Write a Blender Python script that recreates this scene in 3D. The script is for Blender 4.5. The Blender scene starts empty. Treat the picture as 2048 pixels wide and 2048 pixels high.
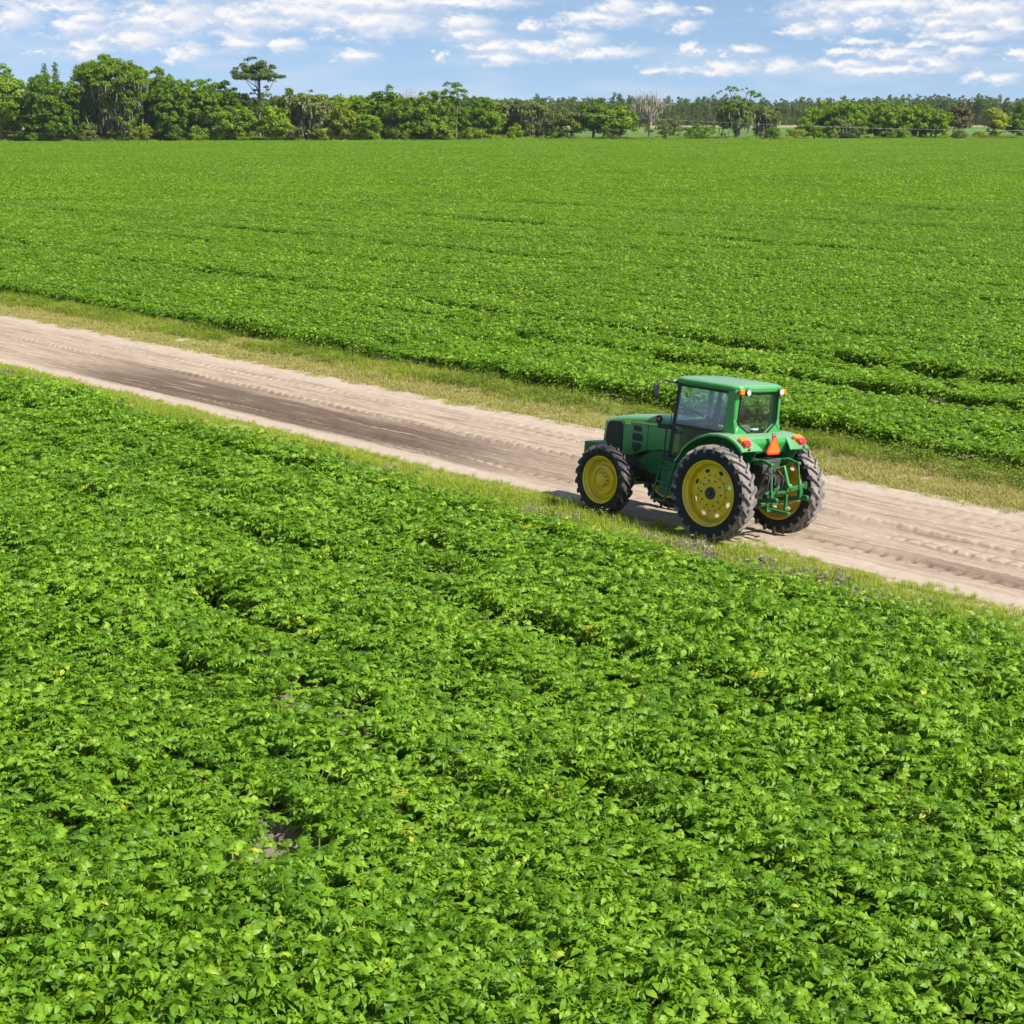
import bpy, bmesh, math, random
import numpy as np
from mathutils import Vector, Matrix
R_ = math.radians
PI = math.pi
random.seed(7)
scene = bpy.context.scene
COL = scene.collection

# ------------------------------------------------------------------ camera
CAM_H, PITCH, FOC = 7.665, math.atan((1024 - 222) / 3264), 3264 / 2048
cd = bpy.data.cameras.new('camera'); cam = bpy.data.objects.new('camera', cd); COL.objects.link(cam)
cd.sensor_width = 36; cd.lens = 36 * FOC; cd.clip_start = 0.1; cd.clip_end = 30000
cam.location = (0, 0, CAM_H); cam.rotation_euler = (PI / 2 - PITCH, 0, 0)
scene.camera = cam
scene.view_settings.view_transform = 'Standard'; scene.view_settings.look = 'None'
scene.view_settings.exposure = 0.78; scene.view_settings.gamma = 1
scene.render.resolution_x = scene.render.resolution_y = 1024
scene.cycles.max_bounces = 8; scene.cycles.transparent_max_bounces = 12
scene.cycles.diffuse_bounces = 2; scene.cycles.glossy_bounces = 2; scene.cycles.transmission_bounces = 3
scene.cycles.use_adaptive_sampling = True; scene.cycles.adaptive_threshold = .02
scene.cycles.volume_bounces = 0
scene.cycles.sample_clamp_indirect = 6

# ------------------------------------------------------------------ the lane's own frame: u along the lane, v across it
PSI = 0.747
D = np.array([-math.sin(PSI), math.cos(PSI)]); N = np.array([math.cos(PSI), math.sin(PSI)])
LANE_ROT = PSI - PI / 2                       # local x = -u, local y = v
def uv2xy(u, v):
    u = np.asarray(u, float); v = np.asarray(v, float)
    return u * D[0] + v * N[0], u * D[1] + v * N[1]
def height(v):                                # cross section of the lane and its verges
    return np.interp(v, [-1e4, 21.75, 24.35, 28.9, 31.4, 32, 1e4], [.125, .125, -.125, -.125, 0, 0, 0])
def in_view(x, y, lim=.40, near=9.):
    return (y > near) & (np.abs(x) < lim * y + 1.5)

def smooth_noise(n, seed, step):
    """1-d value noise sampled at n points, one knot every step samples"""
    r = np.random.RandomState(seed); k = int(n / step) + 3
    y = r.uniform(-1, 1, k); x = np.arange(n) / step; i = x.astype(int); f = x - i; f = f * f * (3 - 2 * f)
    return y[i] * (1 - f) + y[i + 1] * f
def noise2(a, b, seed):
    """2-d value noise, unit lattice, vectorised"""
    r = np.random.RandomState(seed); T = r.uniform(-1, 1, (256, 256))
    i = np.floor(a).astype(int); j = np.floor(b).astype(int); f = a - i; g = b - j
    f = f * f * (3 - 2 * f); g = g * g * (3 - 2 * g)
    i0, i1, j0, j1 = i % 256, (i + 1) % 256, j % 256, (j + 1) % 256
    return (T[i0, j0] * (1 - f) + T[i1, j0] * f) * (1 - g) + (T[i0, j1] * (1 - f) + T[i1, j1] * f) * g

# ------------------------------------------------------------------ materials
class NT:
    def __init__(s, name):
        s.m = bpy.data.materials.new(name); s.m.use_nodes = True; s.t = s.m.node_tree
        s.t.nodes.clear(); s.out = s.n('ShaderNodeOutputMaterial')
    def n(s, typ, **kw):
        x = s.t.nodes.new(typ)
        for k, v in kw.items():
            if k.startswith('i_'):
                key = k[2:]; key = int(key) if key.isdigit() else key.replace('_', ' ')
                x.inputs[key].default_value = v
            else: setattr(x, k, v)
        return x
    def l(s, a, b): s.t.links.new(a, b)
    def mix(s, fac, a, b, mode='MIX'):
        x = s.n('ShaderNodeMix', data_type='RGBA', blend_type=mode)
        for sock, v in ((x.inputs[0], fac), (x.inputs[6], a), (x.inputs[7], b)):
            if hasattr(v, 'links'): s.l(v, sock)
            elif isinstance(v, (int, float)): sock.default_value = v
            else: sock.default_value = (*v, 1)
        return x.outputs[2]
    def math(s, op, a, b=None, c=None, clamp=False):
        x = s.n('ShaderNodeMath', operation=op, use_clamp=clamp)
        for i, v in enumerate((a, b, c)):
            if v is None: continue
            if hasattr(v, 'links'): s.l(v, x.inputs[i])
            else: x.inputs[i].default_value = v
        return x.outputs[0]
    def noise(s, vec, scale, detail=3, rough=.55):
        x = s.n('ShaderNodeTexNoise', i_Scale=scale, i_Detail=detail, i_Roughness=rough)
        if vec is not None: s.l(vec, x.inputs['Vector'])
        return x.outputs[0]
    def ramp(s, fac, stops):
        x = s.n('ShaderNodeValToRGB'); e = x.color_ramp.elements
        while len(e) < len(stops): e.new(.5)
        for q, (p, c) in zip(e, stops):
            q.position = p; q.color = (*c, 1) if not isinstance(c, (int, float)) else (c, c, c, 1)
        s.l(fac, x.inputs[0]); return x.outputs[0]
    def step(s, x, a, b):
        q = s.n('ShaderNodeMapRange', interpolation_type='SMOOTHSTEP', i_1=a, i_2=b, i_3=0., i_4=1.)
        s.l(x, q.inputs[0]); return q.outputs[0]
    def bsdf(s, color=None, rough=.5, metal=0., spec=.5, **kw):
        x = s.n('ShaderNodeBsdfPrincipled', i_Roughness=rough, i_Metallic=metal)
        x.inputs['Specular IOR Level'].default_value = spec
        if color is not None:
            if hasattr(color, 'links'): s.l(color, x.inputs['Base Color'])
            else: x.inputs['Base Color'].default_value = (*color, 1)
        return x
    def done(s, sh): s.l(sh.outputs[0] if hasattr(sh, 'outputs') else sh, s.out.inputs[0]); return s.m

def solid(name, color, rough=.5, metal=0., spec=.5, var=.12, scale=6., bump=0., dust=0., dustcol=(.42, .33, .25), coat=0., top=0.):
    t = NT(name); tc = t.n('ShaderNodeTexCoord').outputs['Object']
    f = t.noise(tc, scale, 4)
    c = t.mix(f, tuple(x * (1 - var) for x in color), tuple(min(1, x * (1 + var)) for x in color))
    if dust:
        d = t.math('MULTIPLY', t.step(t.noise(tc, scale * .6, 5, .65), .42, .72), dust)
        c = t.mix(d, c, dustcol)
    if top:                                                       # dust on what faces up, with the sky's sheen put into its colour
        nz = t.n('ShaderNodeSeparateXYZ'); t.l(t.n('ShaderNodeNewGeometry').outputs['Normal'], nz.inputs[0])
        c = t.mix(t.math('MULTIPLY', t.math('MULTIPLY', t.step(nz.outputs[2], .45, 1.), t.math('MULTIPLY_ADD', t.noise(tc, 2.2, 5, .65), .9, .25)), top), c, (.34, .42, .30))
    b = t.bsdf(c, rough, metal, spec)
    t.l(t.math('ADD', t.math('MULTIPLY', f, .14), rough - .07, clamp=True), b.inputs['Roughness'])
    if coat: b.inputs['Coat Weight'].default_value = coat; b.inputs['Coat Roughness'].default_value = .12
    if bump:
        bp = t.n('ShaderNodeBump', i_Strength=bump, i_Distance=.02); t.l(t.noise(tc, scale * 6, 4), bp.inputs['Height'])
        t.l(bp.outputs[0], b.inputs['Normal'])
    return t.done(b)

def leafmat(name, dark, mid, light, odd=None, trans=.3, rough=.42, spec=.4, tcol=None, patchy=0.):
    """leaf tint comes from a per-face attribute (real leaf colour) plus a per-plant variation"""
    t = NT(name)
    a = t.n('ShaderNodeAttribute', attribute_name='tint').outputs['Fac']
    r = t.n('ShaderNodeObjectInfo').outputs['Random']
    f = t.math('ADD', t.math('MULTIPLY', r, .22), t.math('SUBTRACT', a, .11))
    if patchy:                                                    # slow drift in leaf colour over the ground
        g = t.n('ShaderNodeNewGeometry').outputs['Position']
        f = t.math('ADD', f, t.math('MULTIPLY_ADD', t.noise(g, .06, 3), patchy, -.5 * patchy))
    stops = [(0., dark), (.5, mid), (.93, light)]
    if odd is not None: stops.append((1., odd))
    c = t.ramp(f, stops)
    b = t.bsdf(c, rough, 0, spec)
    tr = t.n('ShaderNodeBsdfTranslucent')
    t.l(t.mix(.55, c, tcol or light), tr.inputs[0])
    m = t.n('ShaderNodeMixShader', i_0=trans); t.l(b.outputs[0], m.inputs[1]); t.l(tr.outputs[0], m.inputs[2])
    return t.done(m)

# ------------------------------------------------------------------ object helpers
def tag(o, label=None, cat=None, group=None, kind=None):
    if label: o['label'] = label
    if cat: o['category'] = cat
    if group: o['group'] = group
    if kind: o['kind'] = kind
    return o
def empty(name, loc=(0, 0, 0), rot=(0, 0, 0)):
    o = bpy.data.objects.new(name, None); COL.objects.link(o); o.location = loc; o.rotation_euler = rot
    o.empty_display_size = .3; return o
def link(name, me, parent=None):
    o = bpy.data.objects.new(name, me); COL.objects.link(o)
    if parent is not None: o.parent = parent
    return o
def np_mesh(name, verts, faces, mats=(), tint=None, matidx=None, smooth=False):
    """faces: an (n,k) array or a list of such arrays"""
    verts = np.asarray(verts, np.float32); me = bpy.data.meshes.new(name)
    fl = faces if isinstance(faces, list) else [faces]
    fl = [np.asarray(f, np.int32) for f in fl if len(f)]
    loops = np.concatenate([f.ravel() for f in fl]); tot = np.concatenate([np.full(len(f), f.shape[1], np.int32) for f in fl])
    me.vertices.add(len(verts)); me.vertices.foreach_set('co', verts.ravel())
    me.loops.add(len(loops)); me.loops.foreach_set('vertex_index', loops)
    me.polygons.add(len(tot)); me.polygons.foreach_set('loop_start', np.concatenate([[0], np.cumsum(tot)[:-1]]).astype(np.int32))
    me.polygons.foreach_set('use_smooth', np.full(len(tot), smooth))
    if matidx is not None: me.polygons.foreach_set('material_index', np.asarray(matidx, np.int32))
    for m in mats: me.materials.append(m)
    me.update(calc_edges=True)
    if tint is not None:
        at = me.attributes.new('tint', 'FLOAT', 'FACE'); at.data.foreach_set('value', np.asarray(tint, np.float32))
    return me

class MB:
    """collects simple shapes into one mesh"""
    def __init__(s): s.v = []; s.f = []; s.mi = []; s.cur = 0
    def add(s, vs, fs):
        k = len(s.v); s.v += [tuple(map(float, q)) for q in vs]
        for f in fs: s.f.append([k + i for i in f]); s.mi.append(s.cur)
    def box(s, c, size, rot=None, taper=1.):
        x, y, z = (q / 2 for q in size); M = rot.to_3x3() if rot is not None else None; vs = []
        for dz in (-1, 1):
            t = taper if dz > 0 else 1.
            for dx, dy in ((-1, -1), (1, -1), (1, 1), (-1, 1)):
                q = Vector((dx * x * t, dy * y * t, dz * z))
                if M: q = M @ q
                vs.append(q + Vector(c))
        s.add(vs, [(3, 2, 1, 0), (4, 5, 6, 7), (0, 1, 5, 4), (1, 2, 6, 5), (2, 3, 7, 6), (3, 0, 4, 7)])
    def bar(s, a, b, w, h=None, up=(0, 0, 1)):
        a, b = Vector(a), Vector(b); d = (b - a); L = d.length; d.normalize(); h = h or w
        x = d.cross(Vector(up)); x = x.normalized() if x.length > 1e-4 else Vector((1, 0, 0)); y = x.cross(d)
        vs = []
        for p in (a, b):
            for i, j in ((-1, -1), (1, -1), (1, 1), (-1, 1)): vs.append(p + x * (w / 2 * i) + y * (h / 2 * j))
        s.add(vs, [(3, 2, 1, 0), (4, 5, 6, 7), (0, 1, 5, 4), (1, 2, 6, 5), (2, 3, 7, 6), (3, 0, 4, 7)])
    def tube(s, pts, r, n=10, caps=True):
        pts = [Vector(p) for p in pts]; rs = r if isinstance(r, (list, tuple)) else [r] * len(pts)
        k = len(s.v); px = None
        for i, p in enumerate(pts):
            d = (pts[min(i + 1, len(pts) - 1)] - pts[max(i - 1, 0)]).normalized()
            if px is None:
                px = d.cross(Vector((0, 0, 1)))
                px = px.normalized() if px.length > 1e-3 else Vector((1, 0, 0))
            else:
                px = (px - d * px.dot(d)).normalized()
            py = d.cross(px)
            for q in range(n):
                a = 2 * PI * q / n; s.v.append(tuple(p + (px * math.cos(a) + py * math.sin(a)) * rs[i]))
        for i in range(len(pts) - 1):
            for q in range(n):
                q2 = (q + 1) % n; s.f.append([k + i * n + q, k + i * n + q2, k + (i + 1) * n + q2, k + (i + 1) * n + q]); s.mi.append(s.cur)
        if caps:
            s.f.append([k + q for q in range(n)][::-1]); s.mi.append(s.cur)
            s.f.append([k + (len(pts) - 1) * n + q for q in range(n)]); s.mi.append(s.cur)
    def cyl(s, a, b, r, n=20): s.tube([a, b], r, n)
    def lathe(s, prof, n=64, c=(0, 0, 0), closed=False):
        """revolve (x, r) about the x axis through c"""
        k = len(s.v); m = len(prof)
        for x, r in prof:
            for q in range(n):
                a = 2 * PI * q / n; s.v.append((c[0] + x, c[1] + r * math.cos(a), c[2] + r * math.sin(a)))
        for i in range(m if closed else m - 1):
            j = (i + 1) % m
            for q in range(n):
                q2 = (q + 1) % n; s.f.append([k + i * n + q, k + i * n + q2, k + j * n + q2, k + j * n + q]); s.mi.append(s.cur)
    def loft(s, rings, caps=True, closed=True):
        k = len(s.v); n = len(rings[0])
        for r in rings: s.v += [tuple(map(float, p)) for p in r]
        for i in range(len(rings) - 1):
            for q in range(n if closed else n - 1):
                q2 = (q + 1) % n; s.f.append([k + i * n + q, k + i * n + q2, k + (i + 1) * n + q2, k + (i + 1) * n + q]); s.mi.append(s.cur)
        if caps:
            s.f.append([k + q for q in range(n)][::-1]); s.mi.append(s.cur)
            s.f.append([k + (len(rings) - 1) * n + q for q in range(n)]); s.mi.append(s.cur)
    def prism(s, poly, depth):
        """poly: 3-d points in order; depth: offset vector"""
        a = [Vector(p) for p in poly]; b = [p + Vector(depth) for p in a]; n = len(a)
        s.add(a + b, [list(range(n))[::-1], list(range(n, 2 * n))] + [[i, (i + 1) % n, n + (i + 1) % n, n + i] for i in range(n)])
    def build(s, name, mats, parent=None, bevel=0., smooth=40, seg=2):
        me = bpy.data.meshes.new(name); me.from_pydata(s.v, [], s.f)
        mats = mats if isinstance(mats, (list, tuple)) else [mats]
        for m in mats: me.materials.append(m)
        me.polygons.foreach_set('material_index', s.mi)
        bm = bmesh.new(); bm.from_mesh(me); bmesh.ops.recalc_face_normals(bm, faces=bm.faces); bm.to_mesh(me); bm.free()
        if smooth:
            me.polygons.foreach_set('use_smooth', [True] * len(me.polygons)); me.set_sharp_from_angle(angle=R_(smooth))
        me.update()
        o = link(name, me, parent)
        if bevel:
            b = o.modifiers.new('bevel', 'BEVEL'); b.width = bevel; b.segments = seg; b.limit_method = 'ANGLE'; b.angle_limit = R_(35)
            b.harden_normals = False
        return o

# ------------------------------------------------------------------ scattering of uncountable stuff (instances made inside ONE object)
def scatter(name, mats, protos, pts, rot_z=0.):
    """protos: list of (verts, tris, matidx, tint); pts: dict of arrays pos, rot, scl, pick"""
    V, F, MI, TI, PR = [], [], [], [], []; k = 0
    for i, (v, f, mi, ti) in enumerate(protos):
        V.append(v); F.append(np.asarray(f) + k); MI.append(mi); TI.append(ti); PR.append(np.full(len(v), i + 1)); k += len(v)
    nf = sum(len(f) for f in F); P = pts['pos']; n = len(P)
    verts = np.concatenate(V + [P]); me = np_mesh(name, verts, np.concatenate(F), mats, np.concatenate(TI), np.concatenate(MI))
    def attr(nm, typ, base, val):
        a = me.attributes.new(nm, typ, 'POINT'); full = np.concatenate([base, val]).astype(np.int32 if typ == 'INT' else np.float32)
        a.data.foreach_set('vector' if typ == 'FLOAT_VECTOR' else 'value', full.ravel())
    attr('proto', 'INT', np.concatenate(PR), np.zeros(n)); attr('pick', 'INT', np.zeros(k), pts['pick'])
    attr('rot', 'FLOAT_VECTOR', np.zeros((k, 3)), pts['rot']); attr('scl', 'FLOAT_VECTOR', np.ones((k, 3)), pts['scl'])
    o = link(name, me); o.rotation_euler.z = rot_z
    g = bpy.data.node_groups.new(name + ' scatter', 'GeometryNodeTree')
    g.interface.new_socket('Geometry', in_out='INPUT', socket_type='NodeSocketGeometry')
    g.interface.new_socket('Geometry', in_out='OUTPUT', socket_type='NodeSocketGeometry')
    nd = lambda t, **kw: [x for x in [g.nodes.new(t)] if not [setattr(x, a, b) for a, b in kw.items()] or True][0]
    gi, go = nd('NodeGroupInput'), nd('NodeGroupOutput'); L = g.links.new
    def named(nm, typ):
        x = nd('GeometryNodeInputNamedAttribute', data_type=typ); x.inputs['Name'].default_value = nm
        return [q for q in x.outputs if q.enabled and q.name == 'Attribute'][0]
    def equal(a, val):
        x = nd('FunctionNodeCompare', data_type='INT', operation='EQUAL')
        ins = [q for q in x.inputs if q.enabled]; L(a, ins[0]); ins[1].default_value = val; return x.outputs[0]
    def separate(val):
        x = nd('GeometryNodeSeparateGeometry', domain='POINT'); L(gi.outputs[0], x.inputs[0]); L(equal(named('proto', 'INT'), val), x.inputs[1]); return x.outputs[0]
    base = separate(0); join = nd('GeometryNodeJoinGeometry')
    for i in range(len(protos)):
        x = nd('GeometryNodeInstanceOnPoints'); L(base, x.inputs['Points']); L(equal(named('pick', 'INT'), i + 1), x.inputs['Selection'])
        L(separate(i + 1), x.inputs['Instance'])
        e = nd('FunctionNodeEulerToRotation'); L(named('rot', 'FLOAT_VECTOR'), e.inputs[0]); L(e.outputs[0], x.inputs['Rotation'])
        L(named('scl', 'FLOAT_VECTOR'), x.inputs['Scale']); L(x.outputs[0], join.inputs[0])
    L(join.outputs[0], go.inputs[0])
    m = o.modifiers.new('scatter', 'NODES'); m.node_group = g
    return o

# ------------------------------------------------------------------ light
SUN_AZ, SUN_EL = math.atan2(.847, -.532), R_(47)      # azimuth clockwise from +Y
sd = Vector((math.sin(SUN_AZ) * math.cos(SUN_EL), math.cos(SUN_AZ) * math.cos(SUN_EL), math.sin(SUN_EL)))
sl = bpy.data.lights.new('sun', 'SUN'); sl.energy = 5.0; sl.angle = R_(.5); sl.color = (1, .95, .87)
so = bpy.data.objects.new('sun', sl); COL.objects.link(so); so.rotation_euler = sd.to_track_quat('Z', 'Y').to_euler()

# ------------------------------------------------------------------ sky with fair-weather clouds, laid out by compass direction
CLOUDS = [  # bearing, elevation, half width, half height (degrees)
    (-16.42, 2.97, 1.03, 0.48), (-14.85, 3.26, 1.54, 0.27), (-14.00, 2.96, 0.77, 0.24), (-12.52, 2.27, 1.20, 0.44),
    (-14.06, 1.99, 0.77, 0.34), (-14.41, 2.64, 1.03, 0.31), (-10.92, 1.89, 0.77, 0.34), (-11.52, 2.99, 1.88, 0.58),
    (-9.08, 2.93, 1.37, 0.58), (-7.09, 3.24, 2.91, 0.62), (-4.77, 2.88, 2.05, 0.58), (-5.42, 3.52, 4.45, 0.34),
    (-9.11, 2.22, 0.86, 0.27), (-7.62, 2.14, 0.68, 0.22), (-1.58, 2.89, 1.03, 0.34), (-1.42, 2.55, 0.86, 0.22),
    (-1.41, 3.53, 2.22, 0.24), (-5.21, 1.83, 0.72, 0.21), (-0.66, 2.13, 1.03, 0.24), (-0.41, 1.71, 1.03, 0.22),
    (1.12, 2.00, 1.20, 0.34), (2.13, 2.32, 1.03, 0.31), (2.97, 1.92, 1.71, 0.24), (0.69, 2.81, 0.43, 0.14),
    (3.46, 3.37, 1.03, 0.41), (2.79, 3.00, 1.71, 0.31), (4.96, 3.25, 0.86, 0.24), (5.72, 2.76, 0.60, 0.21),
    (6.29, 3.27, 0.51, 0.14), (4.84, 1.31, 0.68, 0.17), (7.02, 1.34, 1.20, 0.24), (7.83, 1.98, 0.68, 0.17),
    (6.08, 2.07, 0.31, 0.31), (9.62, 2.61, 0.68, 0.21), (10.43, 2.76, 0.68, 0.31), (11.96, 2.83, 0.48, 0.29),
    (9.00, 1.46, 0.77, 0.24), (12.18, 3.34, 3.25, 0.34), (15.19, 3.21, 2.22, 0.51), (14.12, 2.80, 1.71, 0.34),
    (14.93, 2.40, 1.54, 0.24), (11.59, 2.25, 0.86, 0.12), (13.36, 2.11, 1.03, 0.17), (14.81, 1.90, 0.86, 0.26),
    (12.58, 1.83, 1.37, 0.21), (14.04, 1.50, 0.68, 0.27), (10.97, 1.52, 1.20, 0.17), (12.28, 1.32, 2.05, 0.17),
    (16.32, 2.67, 0.68, 0.34), (15.96, 1.06, 0.86, 0.21), (-2.43, 1.84, 0.26, 0.17), (16.69, 1.76, 0.51, 0.21),
    (-15.64, 1.85, 0.31, 0.07), (11.12, 1.93, 0.51, 0.14),
]
def build_world():
    w = bpy.data.worlds.new('World'); scene.world = w; w.use_nodes = True; t = w.node_tree; t.nodes.clear()
    def n(typ, **kw):
        x = t.nodes.new(typ)
        for k, v in kw.items(): setattr(x, k, v)
        return x
    L = t.links.new
    def m(op, a, b=None, c=None, clamp=False):
        x = n('ShaderNodeMath', operation=op, use_clamp=clamp)
        for i, v in enumerate((a, b, c)):
            if v is None: continue
            if hasattr(v, 'links'): L(v, x.inputs[i])
            else: x.inputs[i].default_value = v
        return x.outputs[0]
    def vm(op, a, b=None, c=None):
        x = n('ShaderNodeVectorMath', operation=op)
        for i, v in enumerate((a, b, c)):
            if v is None: continue
            if hasattr(v, 'links'): L(v, x.inputs[i])
            else: x.inputs[i].default_value = v
        return x.outputs[1] if op == 'LENGTH' else x.outputs[0]
    def step(x, a, b):
        q = n('ShaderNodeMapRange', interpolation_type='SMOOTHSTEP'); L(x, q.inputs[0])
        for i, v in ((1, a), (2, b), (3, 0.), (4, 1.)): q.inputs[i].default_value = v
        return q.outputs[0]
    tc = n('ShaderNodeTexCoord').outputs['Generated']
    sp = n('ShaderNodeSeparateXYZ'); L(tc, sp.inputs[0])
    # the clear sky: look a little higher up the Nishita dome, the horizon of a washed, clean day is blue
    up = m('MULTIPLY_ADD', m('MAXIMUM', sp.outputs[2], 0.), 1.15, .16)
    cb = n('ShaderNodeCombineXYZ'); L(sp.outputs[0], cb.inputs[0]); L(sp.outputs[1], cb.inputs[1]); L(up, cb.inputs[2])
    sky = n('ShaderNodeTexSky', sky_type='NISHITA', sun_disc=False, sun_elevation=SUN_EL, sun_rotation=SUN_AZ,
            altitude=10, air_density=1.0, dust_density=.6, ozone_density=1.5)
    L(vm('NORMALIZE', cb.outputs[0]), sky.inputs[0])
    az = m('MULTIPLY', m('ARCTAN2', sp.outputs[0], sp.outputs[1]), 180 / PI)
    el = m('MULTIPLY', m('ARCSINE', sp.outputs[2]), 180 / PI)
    p = n('ShaderNodeCombineXYZ'); L(az, p.inputs[0]); L(el, p.inputs[1]); P = p.outputs[0]
    def field(shift):
        q = vm('ADD', P, (0, shift, 0))
        nz = n('ShaderNodeTexNoise', noise_dimensions='2D'); nz.inputs['Scale'].default_value = 1.; nz.inputs['Detail'].default_value = 6
        nz.inputs['Roughness'].default_value = .62
        L(vm('MULTIPLY', q, (1.35, 2.7, 1)), nz.inputs['Vector'])
        warp = vm('MULTIPLY_ADD', nz.outputs['Color'], (1.7, .62, 0), vm('ADD', q, (-.85, -.31, 0)))
        f = None
        for (a, e, rx, ry) in CLOUDS:
            d = vm('LENGTH', vm('MULTIPLY_ADD', warp, (.93 / rx, .93 / ry, 0), (-.93 * a / rx, -.93 * e / ry, 0)))
            f = d if f is None else m('SMOOTH_MIN', f, d, .35)
        dens = m('SUBTRACT', 1.22, f)
        return m('ADD', dens, m('MULTIPLY_ADD', nz.outputs[0], 1.5, -.75))
    f0 = field(0.); f1 = field(.16)
    # thin veils between the cumulus
    v1 = n('ShaderNodeTexNoise', noise_dimensions='2D'); v1.inputs['Detail'].default_value = 5; v1.inputs['Scale'].default_value = 1.
    L(vm('MULTIPLY', P, (.22, 1.1, 1)), v1.inputs['Vector'])
    veil = m('MULTIPLY', step(v1.outputs[0], .40, .70), .38)
    a = m('MULTIPLY', step(f0, -.1, 1.15), .98)
    lit = step(m('SUBTRACT', f0, f1), -.4, .5)
    shade = n('ShaderNodeMix', data_type='RGBA'); L(lit, shade.inputs[0])
    shade.inputs[6].default_value = (4.7, 5.0, 5.8, 1); shade.inputs[7].default_value = (6.4, 6.25, 6.2, 1)
    m1 = n('ShaderNodeMix', data_type='RGBA'); L(veil, m1.inputs[0]); L(sky.outputs[0], m1.inputs[6]); m1.inputs[7].default_value = (4.3, 4.8, 5.6, 1)
    m2 = n('ShaderNodeMix', data_type='RGBA'); L(m('MULTIPLY', a, step(sp.outputs[2], .004, .012)), m2.inputs[0]); L(m1.outputs[2], m2.inputs[6]); L(shade.outputs[2], m2.inputs[7])
    bg = n('ShaderNodeBackground'); bg.inputs[1].default_value = .092; L(m2.outputs[2], bg.inputs[0])
    o = n('ShaderNodeOutputWorld'); L(bg.outputs[0], o.inputs[0])
build_world()

# ------------------------------------------------------------------ ground: one sheet to the horizon
def ground_material():
    t = NT('ground earth'); tc = t.n('ShaderNodeTexCoord').outputs['Object']
    s = t.n('ShaderNodeSeparateXYZ'); t.l(tc, s.inputs[0]); v = s.outputs[1]
    g = t.n('ShaderNodeNewGeometry').outputs['Position']; q = t.n('ShaderNodeSeparateXYZ'); t.l(g, q.inputs[0])
    back = t.math('SUBTRACT', t.math('SUBTRACT', q.outputs[1], t.math('MULTIPLY', q.outputs[0], .187)), 434.7)
    n1 = t.noise(tc, .9, 5); n2 = t.noise(tc, 9, 4); n3 = t.noise(tc, .02, 4)
    soil = t.mix(n2, (.11, .085, .066), (.27, .22, .18))
    sandy = t.mix(n2, (.42, .33, .21), (.52, .42, .29))
    turf = t.mix(n2, (.135, .150, .030), (.235, .225, .060))
    verge = t.mix(t.step(n1, .34, .50), sandy, turf)
    vn = t.math('ADD', v, t.math('MULTIPLY', t.math('SUBTRACT', n1, .5), .5))
    isverge = t.math('MULTIPLY', t.step(vn, 20.3, 20.7), t.math('SUBTRACT', 1., t.step(vn, 31.4, 31.9)))
    c = t.mix(isverge, soil, verge)
    # beyond the field: rough headland with sand, then pasture, then bleached grass before the far wood
    head = t.mix(t.step(t.noise(tc, .05, 4), .5, .62), (.11, .17, .022), (.36, .30, .20))
    past = t.mix(n3, (.05, .13, .016), (.095, .175, .026))
    past = t.mix(t.step(t.noise(tc, .012, 3), .5, .7), past, (.17, .18, .05))
    bleach = t.mix(n3, (.33, .28, .18), (.24, .23, .11))
    bn = t.math('ADD', back, t.math('MULTIPLY', t.math('SUBTRACT', n3, .5), 60.))
    f = t.mix(t.step(back, 10., 26.), head, past)
    f = t.mix(t.step(bn, 330., 370.), f, bleach)
    f = t.mix(t.step(back, 455., 480.), f, (.05, .07, .03))
    c = t.mix(t.step(back, 1., 3.), c, f)
    b = t.bsdf(c, .95, 0, .2)
    bp = t.n('ShaderNodeBump', i_Strength=.6, i_Distance=.05); t.l(n2, bp.inputs['Height']); t.l(bp.outputs[0], b.inputs['Normal'])
    return t.done(b)
def grid_mesh(name, us, vs, z, mats, smooth=True):
    U, V = np.meshgrid(us, vs, indexing='ij'); nu, nv = U.shape
    verts = np.stack([-U, V, z], -1).reshape(-1, 3)
    i = np.arange(nu * nv).reshape(nu, nv)
    f = np.stack([i[:-1, :-1], i[:-1, 1:], i[1:, 1:], i[1:, :-1]], -1).reshape(-1, 4)
    return np_mesh(name, verts, f, mats, smooth=smooth)
us = np.concatenate([-np.geomspace(3000, 40, 14), np.arange(-35, 120, 2.5), np.geomspace(125, 3000, 16)])
vs = np.concatenate([-np.geomspace(3000, 12, 12), np.arange(-10, 33, .115), np.arange(33, 60, 1.5), np.geomspace(62, 3000, 26)])
U, V = np.meshgrid(us, vs, indexing='ij')
ROW = .92
Z = height(V) - .012 - .16 * np.clip((V - 22.75) / .3, 0, 1) * np.clip((29.0 - V) / .3, 0, 1)
ridge = np.where((V < 20.4), .07 * np.cos(2 * PI * (V - 19.6) / ROW), 0) * (V > -9)
Z = Z + ridge + np.where((V > 20.6) & (V < 22.2), .05 * noise2(U * .9, V * 1.5, 3), 0) + np.where((V > 29.6) & (V < 31.8), .05 * noise2(U * .8, V * 1.4, 4), 0)
ground = link('ground', grid_mesh('ground', us, vs, Z, [ground_material()])); ground.rotation_euler.z = LANE_ROT
tag(ground, kind='structure')

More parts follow.
